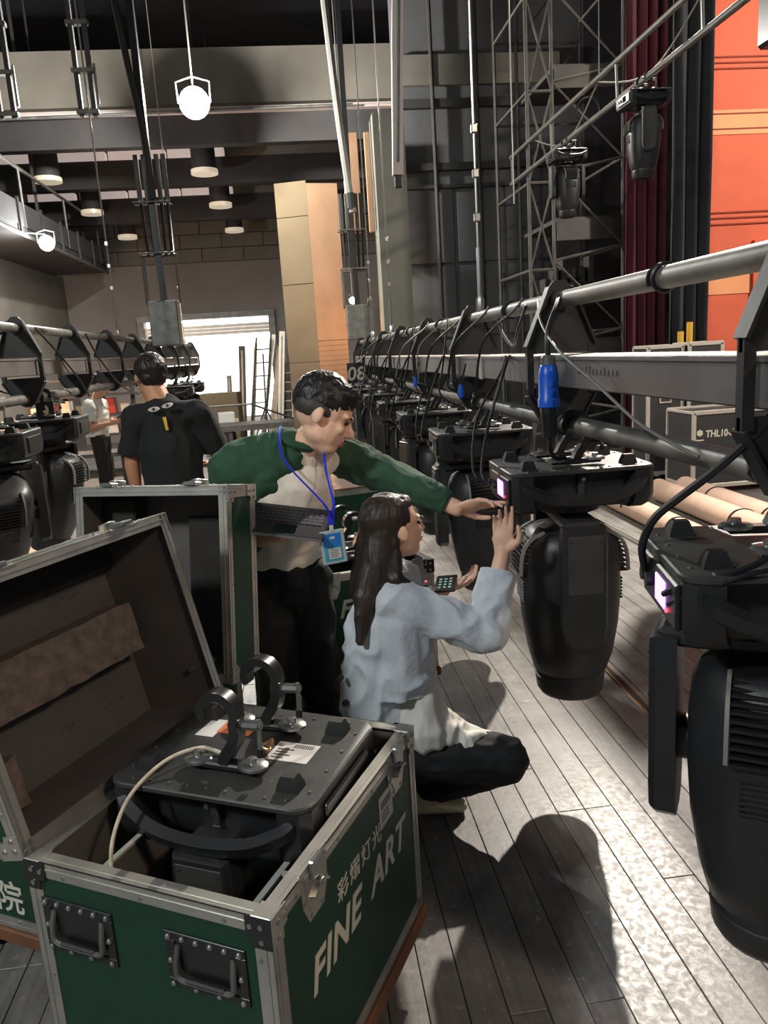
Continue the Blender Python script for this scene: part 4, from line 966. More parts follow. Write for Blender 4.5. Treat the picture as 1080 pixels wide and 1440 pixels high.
# shelving and bench at far left
rk = empty('tool_rack', (-3.5, 12.3, 0), 0, 'dark open rack with small goods behind the left truss', 'rack')
for x in (-.55, 0, .55, 1.0): MB().box(x-.03, x+.03, -.03, .03, 0, 1.5).build('post', 'beam_black', rk, 0)
for z in (.35, .65, .95, 1.25, 1.5): MB().box(-.6, 1.05, -.15, .15, z, z+.03).build('shelf', 'beam_black', rk, 0)
for k in range(14): MB().cbox(-.5+.22*(k % 7), -.36+.22*(k % 7), -.1, .08, (.98 if k < 7 else .68), (1.13 if k < 7 else .86)+.04*(k % 3), .008).build('stored_box', ('paper', 'red_box', 'case_trim', 'steel_dull')[k % 4], rk)
bn = empty('bench', (-3.3, 10.6, 0), 0, 'low pale steel bench in front of the rack at left', 'bench')
MB().box(-.5, 1.0, -.2, .3, .52, .57).build('top', 'scaffold', bn, 0)
for x in (-.45, .25, .95): MB().box(x-.025, x+.025, -.15, -.1, 0, .52).build('leg', 'scaffold_dark', bn, 0)
MB().box(-.5, 1.0, -.16, -.12, .30, .35).build('stretcher', 'scaffold_dark', bn, 0)

# ------------------------------------------------------------ cables on the trusses
def cable(pts, r, m, label, group='cables on the right truss', n=6, parts=None):
    t = empty('power_cable', tuple(pts[0]), 0, label, 'cable', group)
    o = MB().tube(smoothpath([V(p)-V(pts[0]) for p in pts], n), r, 6).build('cable', m, t); return t
seat = ['nearest', 'touched', 'third', 'fourth', 'fifth', 'sixth', 'seventh', 'last']
rc = random.Random(11)
for i, y in enumerate(yR[:7]):
    b0 = V((TX-.25, y+.04, 1.155))
    for k in range(2 if i else 0):
        yy = y+.12+.06*k
        p = [(TX-.095, yy+.25, 1.60), (TX-.14, yy+.16, 1.56-.02*k), (TX-.23-.03*k, yy+.08, 1.36+.02*k), (TX-.30-.02*k, y+.05+.05*k, 1.20), (TX-.275, y+.03+.045*k, 1.157)]
        if i == 0: p = [(TX-.02, y+.42+.05*k, 1.66), (TX-.10, y+.34+.06*k, 1.58), (TX-.17-.02*k, y+.24, 1.45-.03*k), (TX-.27, y+.13, 1.31-.02*k), (TX-.325, y+.05, 1.22-.01*k), (TX-.285, y+.0+.045*k-.01, 1.156)]
        cable(p, .0065 if k == 0 else .005, 'cable_black', f'{["thick black", "thin black", "third black"][k]} cable into the {seat[i]} light on the right truss')
    if i > 1: cable([(TX-.03, y+.55, 1.815), (TX-.06, y+.45, 1.74), (TX-.12, y+.3, 1.55), (TX-.16, y+.2, 1.40), (TX-.06, y+.1, 1.33)], .0055, 'cable_black', f'black cable slung from the top pipe by the {seat[i]} light')
for i, y in enumerate((1.9, 3.3, 4.9, 6.2)):
    ps = [(TX+.034*math.cos(a), y+.004*a, ZT+.034*math.sin(a)) for a in [k*math.pi/6 for k in range(20)]]
    cable(ps, .0055, 'cable_black', f'black cable tie wrapped round the top pipe, number {["one", "two", "three", "four"][i]} from the front', 'ties on the top pipe', 2)
cable([(TX-.04, 2.82, 1.80), (TX-.10, 2.60, 1.71), (TX-.14, 2.30, 1.615), (TX-.12, 2.05, 1.52), (TX-.10, 1.82, 1.43), (TX-.06, 1.62, 1.375)], .0045, 'cable_grey', 'long grey cable slanting from the hoop top down to the lower pipe')
cable([(TX-.03, 3.0, 1.79), (TX-.05, 3.05, 1.70), (TX-.03, 3.2, 1.64), (TX-.02, 3.4, 1.70), (TX, 3.55, 1.79)], .006, 'cable_black', 'loop of cable hanging under the top pipe')
cable([(.90, 1.37, 1.50), (.857, 1.36, 1.46), (.812, 1.37, 1.415), (.771, 1.39, 1.373), (.731, 1.42, 1.33), (.700, 1.45, 1.29), (.690, 1.475, 1.25), (.688, 1.49, 1.21), (.70, 1.50, 1.165)], .0085, 'cable_black', 'thickest black cable arching over the nearest light')
cable([(.99, 1.40, 1.34), (.92, 1.30, 1.30), (.82, 1.24, 1.255), (.74, 1.24, 1.225), (.675, 1.30, 1.19), (.66, 1.335, 1.165)], .006, 'cable_black', 'cable lying across the base of the nearest light')
cable([(1.02, 1.38, 1.31), (.93, 1.27, 1.275), (.84, 1.22, 1.24), (.75, 1.215, 1.228), (.67, 1.27, 1.18), (.662, 1.32, 1.15)], .0045, 'cable_black', 'thinner cable lying across the base of the nearest light')
cable([(-1.70, 5.0, 1.93), (-1.80, 4.9, 1.80), (-1.85, 5.0, 1.60), (-1.75, 5.3, 1.50), (-1.6, 5.6, 1.44)], .007, 'cable_black', 'black cable looping down at the near end of the left truss', 'cables on the left truss')
cable([(-1.60, 5.2, 1.93), (-1.56, 5.4, 1.80), (-1.54, 5.8, 1.60), (-1.56, 6.1, 1.46)], .007, 'cable_black', 'second black cable looping from the left truss pipe', 'cables on the left truss')
cable([(-1.60, 6.4, 1.93), (-1.55, 6.5, 1.75), (-1.5, 6.9, 1.52), (-1.5, 7.6, 1.40), (-1.55, 8.2, 1.45)], .007, 'cable_black', 'black cable sagging across the left truss behind the black shirt', 'cables on the left truss')
for k in range(12):
    y = 3.1+.55*k; s_ = rc.uniform(-.25, .25); x_ = TX-.1-rc.uniform(0, .05)
    cable([(TX-.01, y, 1.822), (TX-.045, y+.01, 1.78), (x_-.03, y+.10+s_*.3, 1.66), (x_-.05, y+.20+s_, 1.52-rc.uniform(0, .08)), (x_-.02, y+.34+s_, 1.44), (TX-.04, y+.45+s_, 1.40)], rc.choice((.004, .0055, .0065)), rc.choice(('cable_black', 'cable_black', 'cable_grey')), ['first', 'second', 'third', 'fourth', 'fifth', 'sixth', 'seventh', 'eighth', 'ninth', 'tenth', 'eleventh', 'twelfth'][k]+' of the loose cables drooping off the top pipe behind the wire')
# blue connector
bc = empty('power_connector', (.815, 2.46, 1.335), 0, 'bright blue and black power connector hanging by the touched light', 'connector')
MB().lathe([(.012, .0), (.022, .004), (.026, .06), (.030, .10), (.028, .105)], 14).build('plug', 'black_satin', bc)
MB().lathe([(.030, .10), (.036, .104), (.036, .13), (.033, .135), (.033, .205), (.027, .235), (.022, .24)], 14).build('blue_sleeve', 'blue_plastic', bc)
MB().lathe([(.024, .24), (.024, .262), (.018, .27)], 12).build('gland', 'steel_dull', bc)
for k in range(3): MB().cbox(-.0045, .0045, -.039, -.030, .11+.03*k, .13+.03*k, .002).build('rib', 'blue_plastic', bc)
cable([(.815, 2.46, 1.60), (.82, 2.47, 1.68), (.88, 2.56, 1.76), (.93, 2.66, 1.80), (.985, 2.74, 1.79)], .009, 'cable_black', 'cable rising from the blue connector to the top pipe')
cable([(.815, 2.46, 1.336), (.82, 2.47, 1.30), (.85, 2.52, 1.262), (.90, 2.55, 1.25)], .008, 'cable_black', 'cable dropping from the blue connector to the base')
for i, y in enumerate((3.75, 5.2)):
    t = empty('power_connector', (.80, y, 1.40), 0, ['small blue connector by the third light', 'small blue connector by the fourth light'][i], 'connector'); MB().lathe([(.01, 0), (.026, .01), (.030, .06), (.02, .12)], 12).build('blue_sleeve', 'blue_plastic', t); MB().cyl((0, 0, .12), (.06, .03, .30), .008, n=6).build('lead', 'cable_black', t)
    MB().cyl((0, 0, 0), (.06, .02, -.10), .008, n=6).build('tail', 'cable_black', t); t.scale = (.55, .55, .55)
# number tags
nt = empty('number_tag', (.72, 9.2, 1.30), 0, 'black number tag 08 at the far end of the right truss', 'sign'); MB().box(-.11, .11, 0, .01, 0, .24).build('plate', 'ink', nt, 0); text_obj('lettering', '08', .22, 'white_print', nt, Mfrom((-.12, -.002, .04), (1, 0, 0), (0, 0, 1), (0, -1, 0)), .15, .004)
MB().cyl((0, .01, .22), (.15, .05, .35), .006, n=5).build('string', 'cable_black', nt)
nt = empty('number_tag', (-1.60, 5.15, 1.35), 0, 'black number tag 9 on the left truss', 'sign'); MB().box(-.055, .055, 0, .01, 0, .12).build('plate', 'ink', nt, 0); text_obj('lettering', '9', .11, 'white_print', nt, Mfrom((-.03, -.002, .022), (1, 0, 0), (0, 0, 1), (0, -1, 0)), 0, .003)
MB().cyl((0, .01, .11), (-.03, .03, .16), .006, n=5).build('string', 'cable_black', nt)

# ------------------------------------------------------------ people
from mathutils import noise
def blob(name, mb, m, parent, voxel=.008, smooth=6, fold=0, fr=(9, 9, 14)):
    me = mb.mesh(name); o = bpy.data.objects.new(name+'_tmp', me); COL.objects.link(o)
    r = o.modifiers.new('r', 'REMESH'); r.mode = 'VOXEL'; r.voxel_size = voxel; r.use_smooth_shade = True
    if smooth: s = o.modifiers.new('s', 'SMOOTH'); s.factor = .5; s.iterations = smooth
    bpy.context.view_layer.update()
    ev = bpy.data.meshes.new_from_object(o.evaluated_get(bpy.context.evaluated_depsgraph_get())); bpy.data.objects.remove(o)
    if fold:
        nm = [v.normal.copy() for v in ev.vertices]
        for v, n_ in zip(ev.vertices, nm):
            q = V((v.co.x*fr[0], v.co.y*fr[1], v.co.z*fr[2])); q += noise.noise_vector(q*.6)*.8
            v.co += n_*fold*(1-2.2*abs(noise.noise(q))+.35*noise.noise(q*2.3)-.45)
        ev.update()
    ev.name = name; ev.materials.clear(); ev.shade_smooth()
    return link(name, ev, m, parent)
def lerp(a, b, t): return V(a)*(1-t)+V(b)*t
def head_parts(mb, c, R, s=1.0, hair=False):
    """head centred at c; local frame R: x forward (face), y left, z up"""
    M = Matrix.Translation(c) @ R.to_4x4() @ Matrix.Scale(s, 4)
    mb.ell((-.012, 0, .028), (.098, .076, .094), M)            # skull
    mb.ell((.028, 0, -.030), (.066, .060, .082), M)            # face
    mb.ell((.048, 0, -.085), (.038, .036, .030), M)            # chin
    mb.ell((.012, 0, -.066), (.060, .058, .036), M)            # jaw
    mb.limb((.084, 0, .012), (.108, 0, -.024), .009, .013, M=M)  # nose
    mb.ell((.098, 0, -.030), (.013, .016, .009), M)
    mb.ell((.078, 0, .026), (.020, .050, .012), M)             # brow
    for sy in (-1, 1):
        mb.ell((.070, sy*.032, -.020), (.020, .020, .018), M)   # cheek
        mb.ell((-.008, sy*.077, -.008), (.020, .008, .030), M, rot=Euler((0, -.15, sy*.3)))  # ear
    mb.ell((.086, 0, -.054), (.012, .022, .006), M); mb.ell((.084, 0, -.066), (.011, .018, .006), M)  # lips
    return M
def face_bits(person, M):
    for sy in (-1, 1):
        MB().ell((.0835, sy*.030, .006), (.0075, .0125, .0055), M).build('eye', 'eye', person)
        MB().ell((.092, sy*.031, .026), (.006, .019, .0035), M).build('eyebrow', 'hair', person)
    q = MB(); q.ell((.0935, 0, -.0545), (.007, .020, .0045), M); q.ell((.091, 0, -.0645), (.007, .017, .005), M); q.build('lips', 'lip', person)
def hand(mb, wrist, R, side=1, curl=(.25, .25, .3, .35), thumb=.5, s=1.0, spread=.0):
    """R: x along the fingers, y to the thumb side, z out of the back of the hand"""
    M = Matrix.Translation(wrist) @ R.to_4x4() @ Matrix.Scale(s, 4)
    mb.limb((.0, 0, 0), (.055, .002, 0), .030, .040, .42, (0, 0, 1), M=M); mb.limb((.045, .0, 0), (.082, .0, 0), .040, .036, .36, (0, 0, 1), M=M)
    for k, (y, L) in enumerate(((.030, .084), (.010, .092), (-.011, .086), (-.030, .068))):
        c = curl[k]; p = V((.082, y, 0)); a = 0; d = V((1, spread*(1.5-k)*.25, 0)).normalized()
        for seg, f in enumerate((.45, .32, .23)):
            a += c*(1 if seg else .8)
            q = p+V((d.x*math.cos(a), d.y, -math.sin(a)))*L*f
            mb.limb(p, q, .0092-.0010*seg, .0084-.0012*seg, n=9, M=M); p = q
    p0 = V((.022, .030, -.006)); p1 = V((.048, .058, -.012-.02*thumb)); p2 = V((.076, .066-.02*thumb, -.020-.03*thumb)); p3 = V((.098, .062-.03*thumb, -.026-.035*thumb))
    mb.limb(p0, p1, .016, .0125, n=9, M=M); mb.limb(p1, p2, .0115, .010, n=9, M=M); mb.limb(p2, p3, .0098, .008, n=9, M=M)
def basis(x, z):
    x = V(x).normalized(); z = V(z); z = (z-x*z.dot(x)).normalized(); y = z.cross(x); return Matrix((x, y, z)).transposed()
def chain(mb, pts, rs, **k):
    for i in range(len(pts)-1): mb.limb(pts[i], pts[i+1], rs[i], rs[i+1], **k)

# ---- standing man who reaches over to the light
person_man = None
HC = V((.085, 2.66, 1.445)); HR = basis((.87, -.22, -.46), (.42, .12, .88))
hip = V((-.10, 2.82, .90)); chest = V((-.06, 2.74, 1.20)); neck = V((-.01, 2.70, 1.355))
shR = V((-.245, 2.71, 1.285)); shL = V((.135, 2.86, 1.285))
elR = V((-.315, 2.73, 1.03)); wrR = V((-.135, 2.60, 1.045))
elL = V((.345, 2.73, 1.185)); wrL = V((.525, 2.60, 1.095))
kn = [V((-.17, 2.80, .47)), V((-.01, 2.88, .47))]; an = [V((-.17, 2.84, .07)), V((.0, 2.92, .07))]
b = MB()
HM = head_parts(b, HC, HR, 1.04)
b.limb(neck+V((-.01, .0, -.04)), HC+V((-.03, .01, -.06)), .060, .054)
b.limb(hip, chest, .135, .150, .72, (.4, -.9, 0)); b.limb(chest, neck+V((0, 0, -.05)), .150, .075, .7, (.4, -.9, 0))
b.limb(shR, lerp(shL, neck, .1), .065, .065)
chain(b, [shR, elR, wrR], [.052, .040, .028]); chain(b, [shL, elL, wrL], [.052, .040, .029])
for k in range(2): chain(b, [hip+V(((-.07, .07)[k], .0, -.05)), kn[k], an[k]], [.088, .060, .042]); b.limb(an[k]+V((-.01, .03, -.035)), an[k]+V((.10, -.12, -.042)), .036, .028)
hand(b, wrL, basis((.78, -.30, .18), (.25, .55, .80)), 1, (.05, .1, .28, .42), .2, 1.0)
hand(b, wrR, basis((.80, -.10, .12), (-.1, .15, -1)), 1, (.35, .35, .35, .35), .2, 1.0)
man = blob('person', b, 'skin', None, .0045, 3)
tag(man, 'man in green and cream sweatshirt bending over and reaching to the light', 'person')
face_bits(man, HM)
g = MB(); g.ell((-.024, 0, .050), (.106, .0825, .096), HM); g.ell((.030, 0, .092), (.064, .064, .036), HM); g.ell((.062, .0, .082), (.030, .050, .022), HM)
ha = blob('hair', g, 'hair', man, .0055, 5, .004, (60, 60, 24))
g = MB(); g.ell((-.024, 0, .016), (.092, .0835, .058), HM); blob('faded_sides', g, 'hair_faded', man, .006, 4)
# sweatshirt: cream body and green raglan sleeves
g = MB(); g.limb(hip+V((0, 0, .02)), chest, .150, .166, .76, (.4, -.9, 0), round0=False); g.limb(chest, neck+V((0, .0, -.055)), .166, .088, .74, (.4, -.9, 0)); g.limb(lerp(shR, neck, .55)+V((0, 0, -.05)), lerp(shL, neck, .45)+V((0, 0, -.03)), .07, .07)
g.limb(chest+V((.05, -.05, -.02)), hip+V((.03, -.03, .06)), .12, .125, .7, (.4, -.9, 0)); sw = blob('sweatshirt', g, 'knit_cream', man, .007, 5, .010, (8, 8, 11))
g = MB(); g.limb(neck+V((-.03, .0, -.012)), shR+V((.005, 0, .008)), .070, .082); g.limb(neck+V((-.03, -.035, -.05)), shR+V((.02, -.02, -.02)), .058, .078); g.limb(lerp(neck, shR, .55)+V((0, -.02, -.05)), shR+V((0, 0, -.02)), .06, .080); g.ell(lerp(neck, shR, .55)+V((.015, -.045, -.075)), (.07, .06, .075)); g.ell(lerp(neck, shR, .75)+V((.0, -.03, -.10)), (.07, .06, .075)); chain(g, [shR+V((0, 0, .005)), elR], [.084, .066]); g.limb(elR, lerp(elR, wrR, .8), .066, .050, round1=False)
blob('sleeve', g, 'knit_green', sw, .007, 5, .009, (12, 12, 12))
g = MB(); g.limb(neck+V((.01, .02, -.008)), shL+V((0, 0, .008)), .060, .078); chain(g, [shL, elL], [.080, .064]); g.limb(elL, lerp(elL, wrL, .86), .064, .046, round1=False); blob('sleeve', g, 'knit_green', sw, .007, 5, .009, (12, 12, 12))
g = MB(); g.tube([tuple(neck+V((.078*math.cos(a)*.95-.0, .070*math.sin(a), .012+.03*-math.cos(a+.5)))) for a in [k*math.pi/8 for k in range(16)]], .016, 8, closed=True); g.build('collar', 'knit_green', sw)
g = MB(); g.limb(hip+V((0, 0, .07)), hip+V((0, 0, -.06)), .142, .148, .78, (.4, -.9, 0), round0=False)
for k in range(2): chain(g, [hip+V(((-.07, .07)[k], .0, -.06)), kn[k], an[k]+V((0, 0, .03))], [.108, .085, .078])
blob('trousers', g, 'pants_black', man, .009, 4, .010, (10, 10, 7))
for k in range(2):
    g = MB(); g.limb(an[k]+V((-.01, .04, -.035)), an[k]+V((.10, -.13, -.042)), .042, .036, .8, (0, 0, 1)); blob('shoe', g, 'rubber', man, .007, 3)
# lanyard and badge
bd_ = V((.075, 2.44, 1.055))
ly_ = empty('name_badge', tuple(bd_), 0, 'blue lanyard with a clear name badge hanging from the bending man', 'badge')
nk = neck-bd_
def strap(pts): MB().sweep(smoothpath(pts, 6), .012, .0025, (.55, -.83, 0)).build('lanyard', 'lanyard', ly_)
strap([nk+V((-.055, .02, .062)), nk+V((-.062, -.072, .025)), nk+V((-.045, -.125, -.05)), V((-.02, -.005, .13)), V((0, 0, .075))])
strap([nk+V((.075, .02, .010)), nk+V((.085, -.05, -.015)), nk+V((.085, -.135, -.08)), V((.012, -.01, .13)), V((.004, -.002, .075))])
MB().cbox(-.011, .011, -.006, .006, .055, .085, .003).build('clip_cover', 'lanyard', ly_); MB().cbox(-.007, .007, -.005, .005, .035, .056, .002).build('clip', 'paper', ly_)
Mb = Matrix.Rotation(rad(8), 4, 'Z') @ Matrix.Rotation(rad(-4), 4, 'Y')
MB(Mb).cbox(-.041, .041, -.004, .004, -.075, .038, .003).build('holder', 'badge_clear', ly_)
MB(Mb).box(-.031, .028, -.0052, -.004, -.018, .028).build('card', 'badge_blue', ly_, 0); MB(Mb).box(-.031, .028, -.0051, -.004, -.064, -.018).build('card', 'badge_teal', ly_, 0)
MB(Mb).box(-.018, .022, -.0058, -.005, -.056, -.022).build('card_text', 'paper', ly_, 0)
k_ = MB(Mb)
for q in range(4): k_.box(-.014, .012+.004*(q % 2), -.0062, -.0058, -.050+.007*q, -.0475+.007*q)
tag(k_.build('print', 'steel_dull', ly_, 0), kind='stuff'); MB(Mb).box(-.008, .008, -.0058, -.005, .010, .018).build('logo', 'paper', ly_, 0)
# laptop in his right hand
lp = empty('laptop', (-.062, 2.515, 1.118), rad(-14), 'dark laptop carried on one hand by the bending man', 'laptop')
lp.rotation_euler = (rad(18), rad(9), rad(-12)); lp.scale = (.84, .84, .84)
MB().cbox(-.16, .155, -.11, .11, -.008, .008, .003).build('keyboard_deck', 'laptop', lp)
MB().box(-.158, .153, -.112, -.109, -.006, .004).build('front_edge', 'silver', lp, 0)
ks = MB()
for r_ in range(5):
    for q in range(13): ks.box(-.145+.0218*q, -.127+.0218*q, -.02+.023*r_, -.001+.023*r_, .008, .0105)
tag(ks.build('keys', 'key', lp, 0), kind='stuff'); MB().box(-.045, .045, -.098, -.035, .008, .0086).build('touchpad', 'glass_dark', lp, 0)
MB().cbox(-.16, .155, -.095, .112, -.017, -.009, .002).build('screen_lid', 'glass_dark', lp)

# ---- crouching woman
wc = V((.285, 2.47, 1.075)); WR = basis((.90, .34, .08), (-.08, .0, 1))
wn = V((.245, 2.46, .925)); wch = V((.215, 2.46, .74)); wh = V((.195, 2.50, .34))
wsR = V((.255, 2.375, .855)); wsL = V((.305, 2.60, .865))
weR = V((.545, 2.315, .735)); wwR = V((.632, 2.415, .972))
weL = V((.345, 2.66, .66)); wwL = V((.47, 2.625, .80))
b = MB(); WM = head_parts(b, wc, WR, .93)
b.limb(wn+V((0, 0, -.03)), wc+V((-.022, -.005, -.05)), .047, .044)
b.limb(wh, wch, .135, .118, .72, (1, .1, 0)); b.limb(wch, wn+V((0, 0, -.04)), .118, .06, .7, (1, .1, 0)); b.limb(wsR, wsL, .052, .052)
chain(b, [wsR, weR, wwR], [.045, .036, .025]); chain(b, [wsL, weL, wwL], [.045, .036, .025])
hand(b, wwR, basis((.10, .14, .98), (.35, .92, .0)), 1, (.06, .22, .34, .42), .25, .93)
hand(b, wwL, basis((.85, -.1, .25), (0, .1, -1)), 1, (.4, .4, .4, .4), .4, .9)
kR, kL = V((.605, 2.345, .265)), V((.50, 2.67, .20)); aR, aL = V((.345, 2.49, .075)), V((.25, 2.74, .075))
chain(b, [wh+V((.03, -.08, -.03)), kR, aR], [.088, .062, .045]); chain(b, [wh+V((.03, .08, -.03)), kL, aL], [.088, .062, .045])
wo = blob('person', b, 'skin', None, .0045, 3); tag(wo, 'woman in pale grey jacket crouching and touching the light display', 'person'); face_bits(wo, WM)
g = MB(); g.ell((-.032, 0, .046), (.102, .086, .090), WM); g.ell((-.066, 0, -.01), (.060, .082, .090), WM); g.ell((.018, .0, .088), (.058, .062, .030), WM)
g.limb(WM @ V((-.070, -.035, -.03)), V((.165, 2.365, .86)), .058, .042, .75, (0, 1, 0)); g.limb(WM @ V((-.070, .035, -.03)), V((.165, 2.50, .86)), .060, .050, .75, (0, 1, 0))
g.limb(V((.165, 2.365, .88)), V((.135, 2.325, .745)), .042, .015, .7, (0, 1, 0)); g.limb(WM @ V((-.055, -.055, -.07)), V((.265, 2.37, .925)), .034, .026, .8, (0, 1, 0)); g.limb(V((.265, 2.37, .93)), V((.335, 2.385, .875)), .026, .014)
blob('hair', g, 'hair_brown', wo, .0055, 5, .004, (42, 42, 4))
g = MB(); g.limb(wh+V((-.005, -.005, .085)), wch, .168, .148, .80, (1, .1, 0), round0=False); g.limb(wch, wn+V((-.005, 0, -.055)), .138, .072, .78, (1, .1, 0)); g.limb(wsR, wsL, .072, .072)
g.limb(wsR, weR, .074, .066); g.limb(weR, lerp(weR, wwR, .72), .068, .060, round1=False)
g.limb(wsL, weL, .070, .062); g.limb(weL, lerp(weL, wwL, .8), .062, .05, round1=False)
g.limb(V((.27, 2.40, .79)), V((.265, 2.40, .53)), .105, .115, round1=False); g.ell((.33, 2.37, .82), (.10, .075, .06)); jk = blob('jacket', g, 'jacket_grey', wo, .006, 7, .013, (10, 10, 8))
MB().tube([tuple(wn+V((.070*math.cos(a), .062*math.sin(a), -.012-.016*math.cos(a)))) for a in [k*math.pi/8 for k in range(16)]], .018, 8, closed=True).build('collar', 'jacket_grey', jk)
cf = MB(); dcu = (wwR-weR).normalized(); cf.cyl(lerp(weR, wwR, .69), lerp(weR, wwR, .76), .0625, .0620, n=20); cf.build('cuff', 'jacket_grey', jk)
for k in range(2): MB().cyl((.068+.01*k, 2.40, .60-.09*k), (.060+.01*k, 2.385, .60-.09*k), .010, n=10).build('button', 'ink', jk)
g = MB(); g.limb(V((.31, 2.42, .62)), V((.33, 2.40, .40)), .085, .12, .8, (1, 0, 0)); g.limb(V((.33, 2.40, .44)), V((.47, 2.38, .345)), .095, .075, .55, (-.2, 0, 1)); g.limb(V((.47, 2.37, .365)), V((.555, 2.385, .345)), .05, .022, .5, (0, 0, 1)); blob('undershirt', g, 'shirt_white', wo, .006, 4, .010, (16, 16, 7))
g = MB(); g.ell(wh+V((-.005, 0, -.03)), (.15, .17, .13)); chain(g, [wh+V((.03, -.08, -.035)), kR], [.110, .082]); g.limb(kR, aR+V((.02, 0, .03)), .082, .062); chain(g, [wh+V((.03, .08, -.035)), kL], [.110, .082]); g.limb(kL, aL+V((0, 0, .03)), .082, .062)
blob('trousers', g, 'pants_black', wo, .008, 4, .008)
for k, a in enumerate((aR, aL)):
    g = MB(); g.limb(a+V((-.05, .0, -.035)), a+V((.115, -.02, -.045)), .038, .030, .85, (0, 0, 1)); g.limb(a, a+V((-.01, 0, -.02)), .045, .045); blob('shoe', g, 'shoe_cream', wo, .006, 3)
ph = empty('mobile_phone', (.465, 2.57, .835), rad(20), 'dark mobile phone lying flat in the crouching woman\'s left hand', 'phone'); ph.rotation_euler = (rad(4), rad(-4), rad(-16))
MB().cbox(-.038, .038, -.076, .076, -.004, .004, .003).build('body', 'black_satin', ph); MB().box(-.034, .034, -.071, .071, .004, .0046).build('screen', 'glass_dark', ph, 0)
ic = MB()
for q in range(3):
    for r_ in range(4): ic.box(-.024+.018*q, -.014+.018*q, -.05+.026*r_, -.038+.026*r_, .0046, .0052)
tag(ic.build('icons', 'phone_icon', ph, 0), kind='stuff')

# ---- man in a black printed T-shirt, back to the camera
o = V((-.715, 4.35, 0)); b = MB(); TC = o+V((-.075, .05, 1.590)); TRt = basis((-.45, .88, -.2), (0, .18, 1)); TM = head_parts(b, TC, TRt, 1.02)
tn = o+V((-.02, .0, 1.475)); tsh = [o+V((-.17, 0, 1.385)), o+V((.17, 0, 1.385))]; tel = [o+V((-.225, .02, 1.12)), o+V((.245, .10, 1.12))]; twr = [o+V((-.22, .08, .88)), o+V((.20, .32, 1.05))]
b.limb(tn+V((0, 0, -.05)), TC+V((.01, -.02, -.05)), .068, .062); b.limb(o+V((0, 0, .92)), o+V((0, 0, 1.2)), .14, .16, .68, (0, 1, 0)); b.limb(o+V((0, 0, 1.2)), tn+V((0, 0, -.05)), .16, .075, .66, (0, 1, 0)); b.limb(tsh[0], tsh[1], .06, .06)
for k in range(2): chain(b, [tsh[k], tel[k], twr[k]], [.052, .042, .030]); hand(b, twr[k], basis(((0, .15, -1), (-.75, .6, .1))[k], ((-1, 0, 0), (.1, .2, 1))[k]), 1, (.4, .4, .4, .4), .3)
for k, s in enumerate((-.09, .09)): chain(b, [o+V((s, 0, .9)), o+V((s, .02, .48)), o+V((s, 0, .06))], [.088, .06, .042]); b.limb(o+V((s, -.04, .04)), o+V((s, .16, .035)), .036, .03)
tm = blob('person', b, 'skin_tan', None, .008, 4); tag(tm, 'man in black T-shirt with printed eyes standing with his back turned', 'person'); face_bits(tm, TM)
g = MB(); g.ell((-.024, 0, .040), (.106, .088, .090), TM); g.ell((-.050, 0, -.005), (.062, .074, .060), TM); blob('hair', g, 'hair', tm, .006, 4, .004, (60, 60, 24))
g = MB(); g.limb(o+V((0, 0, .80)), o+V((0, 0, 1.2)), .168, .172, .78, (0, 1, 0), round0=False); g.limb(o+V((0, 0, 1.2)), tn+V((0, 0, -.07)), .172, .110, .76, (0, 1, 0)); g.limb(tsh[0], tsh[1], .07, .07)
for k in range(2): g.limb(tsh[k]+V((0, 0, .0)), lerp(tsh[k], tel[k], .78), .074, .080, round1=False)
ts = blob('t_shirt', g, 'tee_black', tm, .008, 6, .008, (9, 9, 6))
g = MB(); g.limb(o+V((0, 0, .95)), o+V((0, 0, .84)), .15, .15, .75, (0, 1, 0))
for s in (-.09, .09): chain(g, [o+V((s, 0, .86)), o+V((s, .02, .48)), o+V((s, 0, .10))], [.105, .085, .075])
blob('trousers', g, 'pants_black', tm, .010, 3)
for s in (-.09, .09): g = MB(); g.limb(o+V((s, -.04, .04)), o+V((s, .17, .036)), .042, .036, .85, (0, 0, 1)); blob('shoe', g, 'case_trim', tm, .008, 2)
# print on the back of the shirt: two eyes and a yellow stroke, raised a little above the cloth
yb = o.y-.128
My = lambda x, z, ry: Mfrom((x, yb, z), (math.cos(ry), 0, math.sin(ry)), (-math.sin(ry), 0, math.cos(ry)), (0, -1, 0))
for x, z, ry in ((o.x-.045, 1.425, .05), (o.x+.028, 1.440, .18)):
    Mq = My(x, z, ry); almond = [(.030*math.cos(a), .0125*math.sin(a)*abs(math.sin(a))**.3) for a in [k*math.pi/10 for k in range(20)]]
    e = MB(Mq).prism(almond, -.012, .004).build('printed_eye', 'paper', ts, 0)
    MB(Mq).prism([(.009*math.cos(a), .009*math.sin(a)) for a in [k*math.pi/6 for k in range(12)]], .004, .0048).build('iris', 'plywood', ts, 0); MB(Mq).prism([(.004*math.cos(a), .004*math.sin(a)) for a in [k*math.pi/6 for k in range(12)]], .0048, .0054).build('pupil', 'ink', ts, 0)
MB(My(o.x+.008, 1.345, .15)).box(-.007, .007, -.035, .035, -.012, .004).build('printed_stroke', 'yellow', ts, 0)

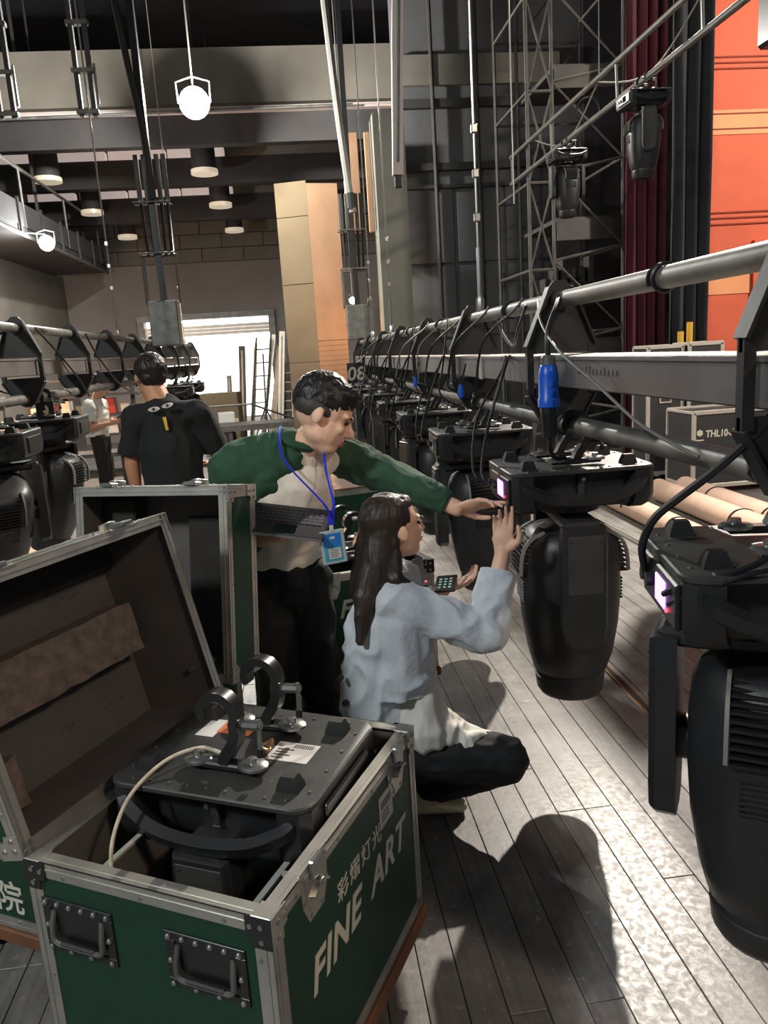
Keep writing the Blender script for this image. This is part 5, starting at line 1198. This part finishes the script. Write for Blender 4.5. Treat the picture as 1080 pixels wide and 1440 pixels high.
# ---- man in a white shirt farther back
o = V((-2.40, 9.6, 0)); b = MB(); UC = o+V((.10, -.02, 1.47)); UR = basis((.9, -.1, -.4), (.35, 0, .93)); UM = head_parts(b, UC, UR, 1.02)
un = o+V((.03, 0, 1.33)); ush = [o+V((-.02, -.19, 1.24)), o+V((.02, .19, 1.24))]; uel = [o+V((-.06, -.24, .98)), o+V((.0, .24, .98))]; uwr = [o+V((.17, -.18, 1.02)), o+V((.22, .10, 1.03))]
b.limb(un+V((-.02, 0, -.06)), UC+V((-.02, 0, -.06)), .058, .054); b.limb(o+V((-.02, 0, .9)), o+V((0, 0, 1.15)), .13, .15, .72, (1, 0, 0)); b.limb(o+V((0, 0, 1.15)), un+V((0, 0, -.05)), .15, .07, .7, (1, 0, 0)); b.limb(ush[0], ush[1], .055, .055)
for k in range(2): chain(b, [ush[k], uel[k], uwr[k]], [.05, .042, .030]); hand(b, uwr[k], basis((.95, .1, .2), (0, (-1, 1)[k], .2)), 1, (.4, .4, .4, .4), .4)
for s in (-.08, .08): chain(b, [o+V((0, s, .88)), o+V((.02, s, .46)), o+V((0, s, .06))], [.085, .058, .042]); b.limb(o+V((-.04, s, .04)), o+V((.16, s, .035)), .036, .03)
um = blob('person', b, 'skin_tan', None, .010, 3); tag(um, 'man in white shirt and black trousers looking down far back at left', 'person'); face_bits(um, UM)
g = MB(); g.ell((-.020, 0, .046), (.102, .084, .088), UM); g.ell((-.055, 0, -.008), (.062, .072, .060), UM); blob('hair', g, 'hair', um, .008, 3)
g = MB(); g.limb(o+V((-.02, 0, .86)), o+V((0, 0, 1.15)), .165, .175, .8, (1, 0, 0), round0=False); g.limb(o+V((0, 0, 1.15)), un+V((0, 0, -.06)), .175, .08, .75, (1, 0, 0)); g.limb(ush[0], ush[1], .075, .075)
for k in range(2): g.limb(ush[k], lerp(ush[k], uel[k], .7), .080, .078, round1=False)
blob('shirt', g, 'shirt_white', um, .010, 4, .010)
g = MB(); g.limb(o+V((-.01, 0, .93)), o+V((0, 0, .84)), .135, .135, .8, (1, 0, 0))
for s in (-.08, .08): chain(g, [o+V((0, s, .85)), o+V((.02, s, .46)), o+V((0, s, .1))], [.095, .075, .066])
blob('trousers', g, 'pants_black', um, .012, 3)
for s in (-.08, .08): g = MB(); g.limb(o+V((-.05, s, .04)), o+V((.17, s, .036)), .042, .036, .85, (0, 0, 1)); blob('shoe', g, 'rubber', um, .010, 2)
tb_ = empty('clipboard', tuple(o+V((.30, -.05, 1.10))), 0, 'pale papers held by the man in the white shirt', 'papers'); tb_.rotation_euler = (0, rad(-35), 0); MB().cbox(-.14, .14, -.11, .11, -.006, .006, .003).build('board', 'case_black', tb_); MB().box(-.13, .13, -.10, .10, .006, .010).build('paper', 'paper', tb_, 0)
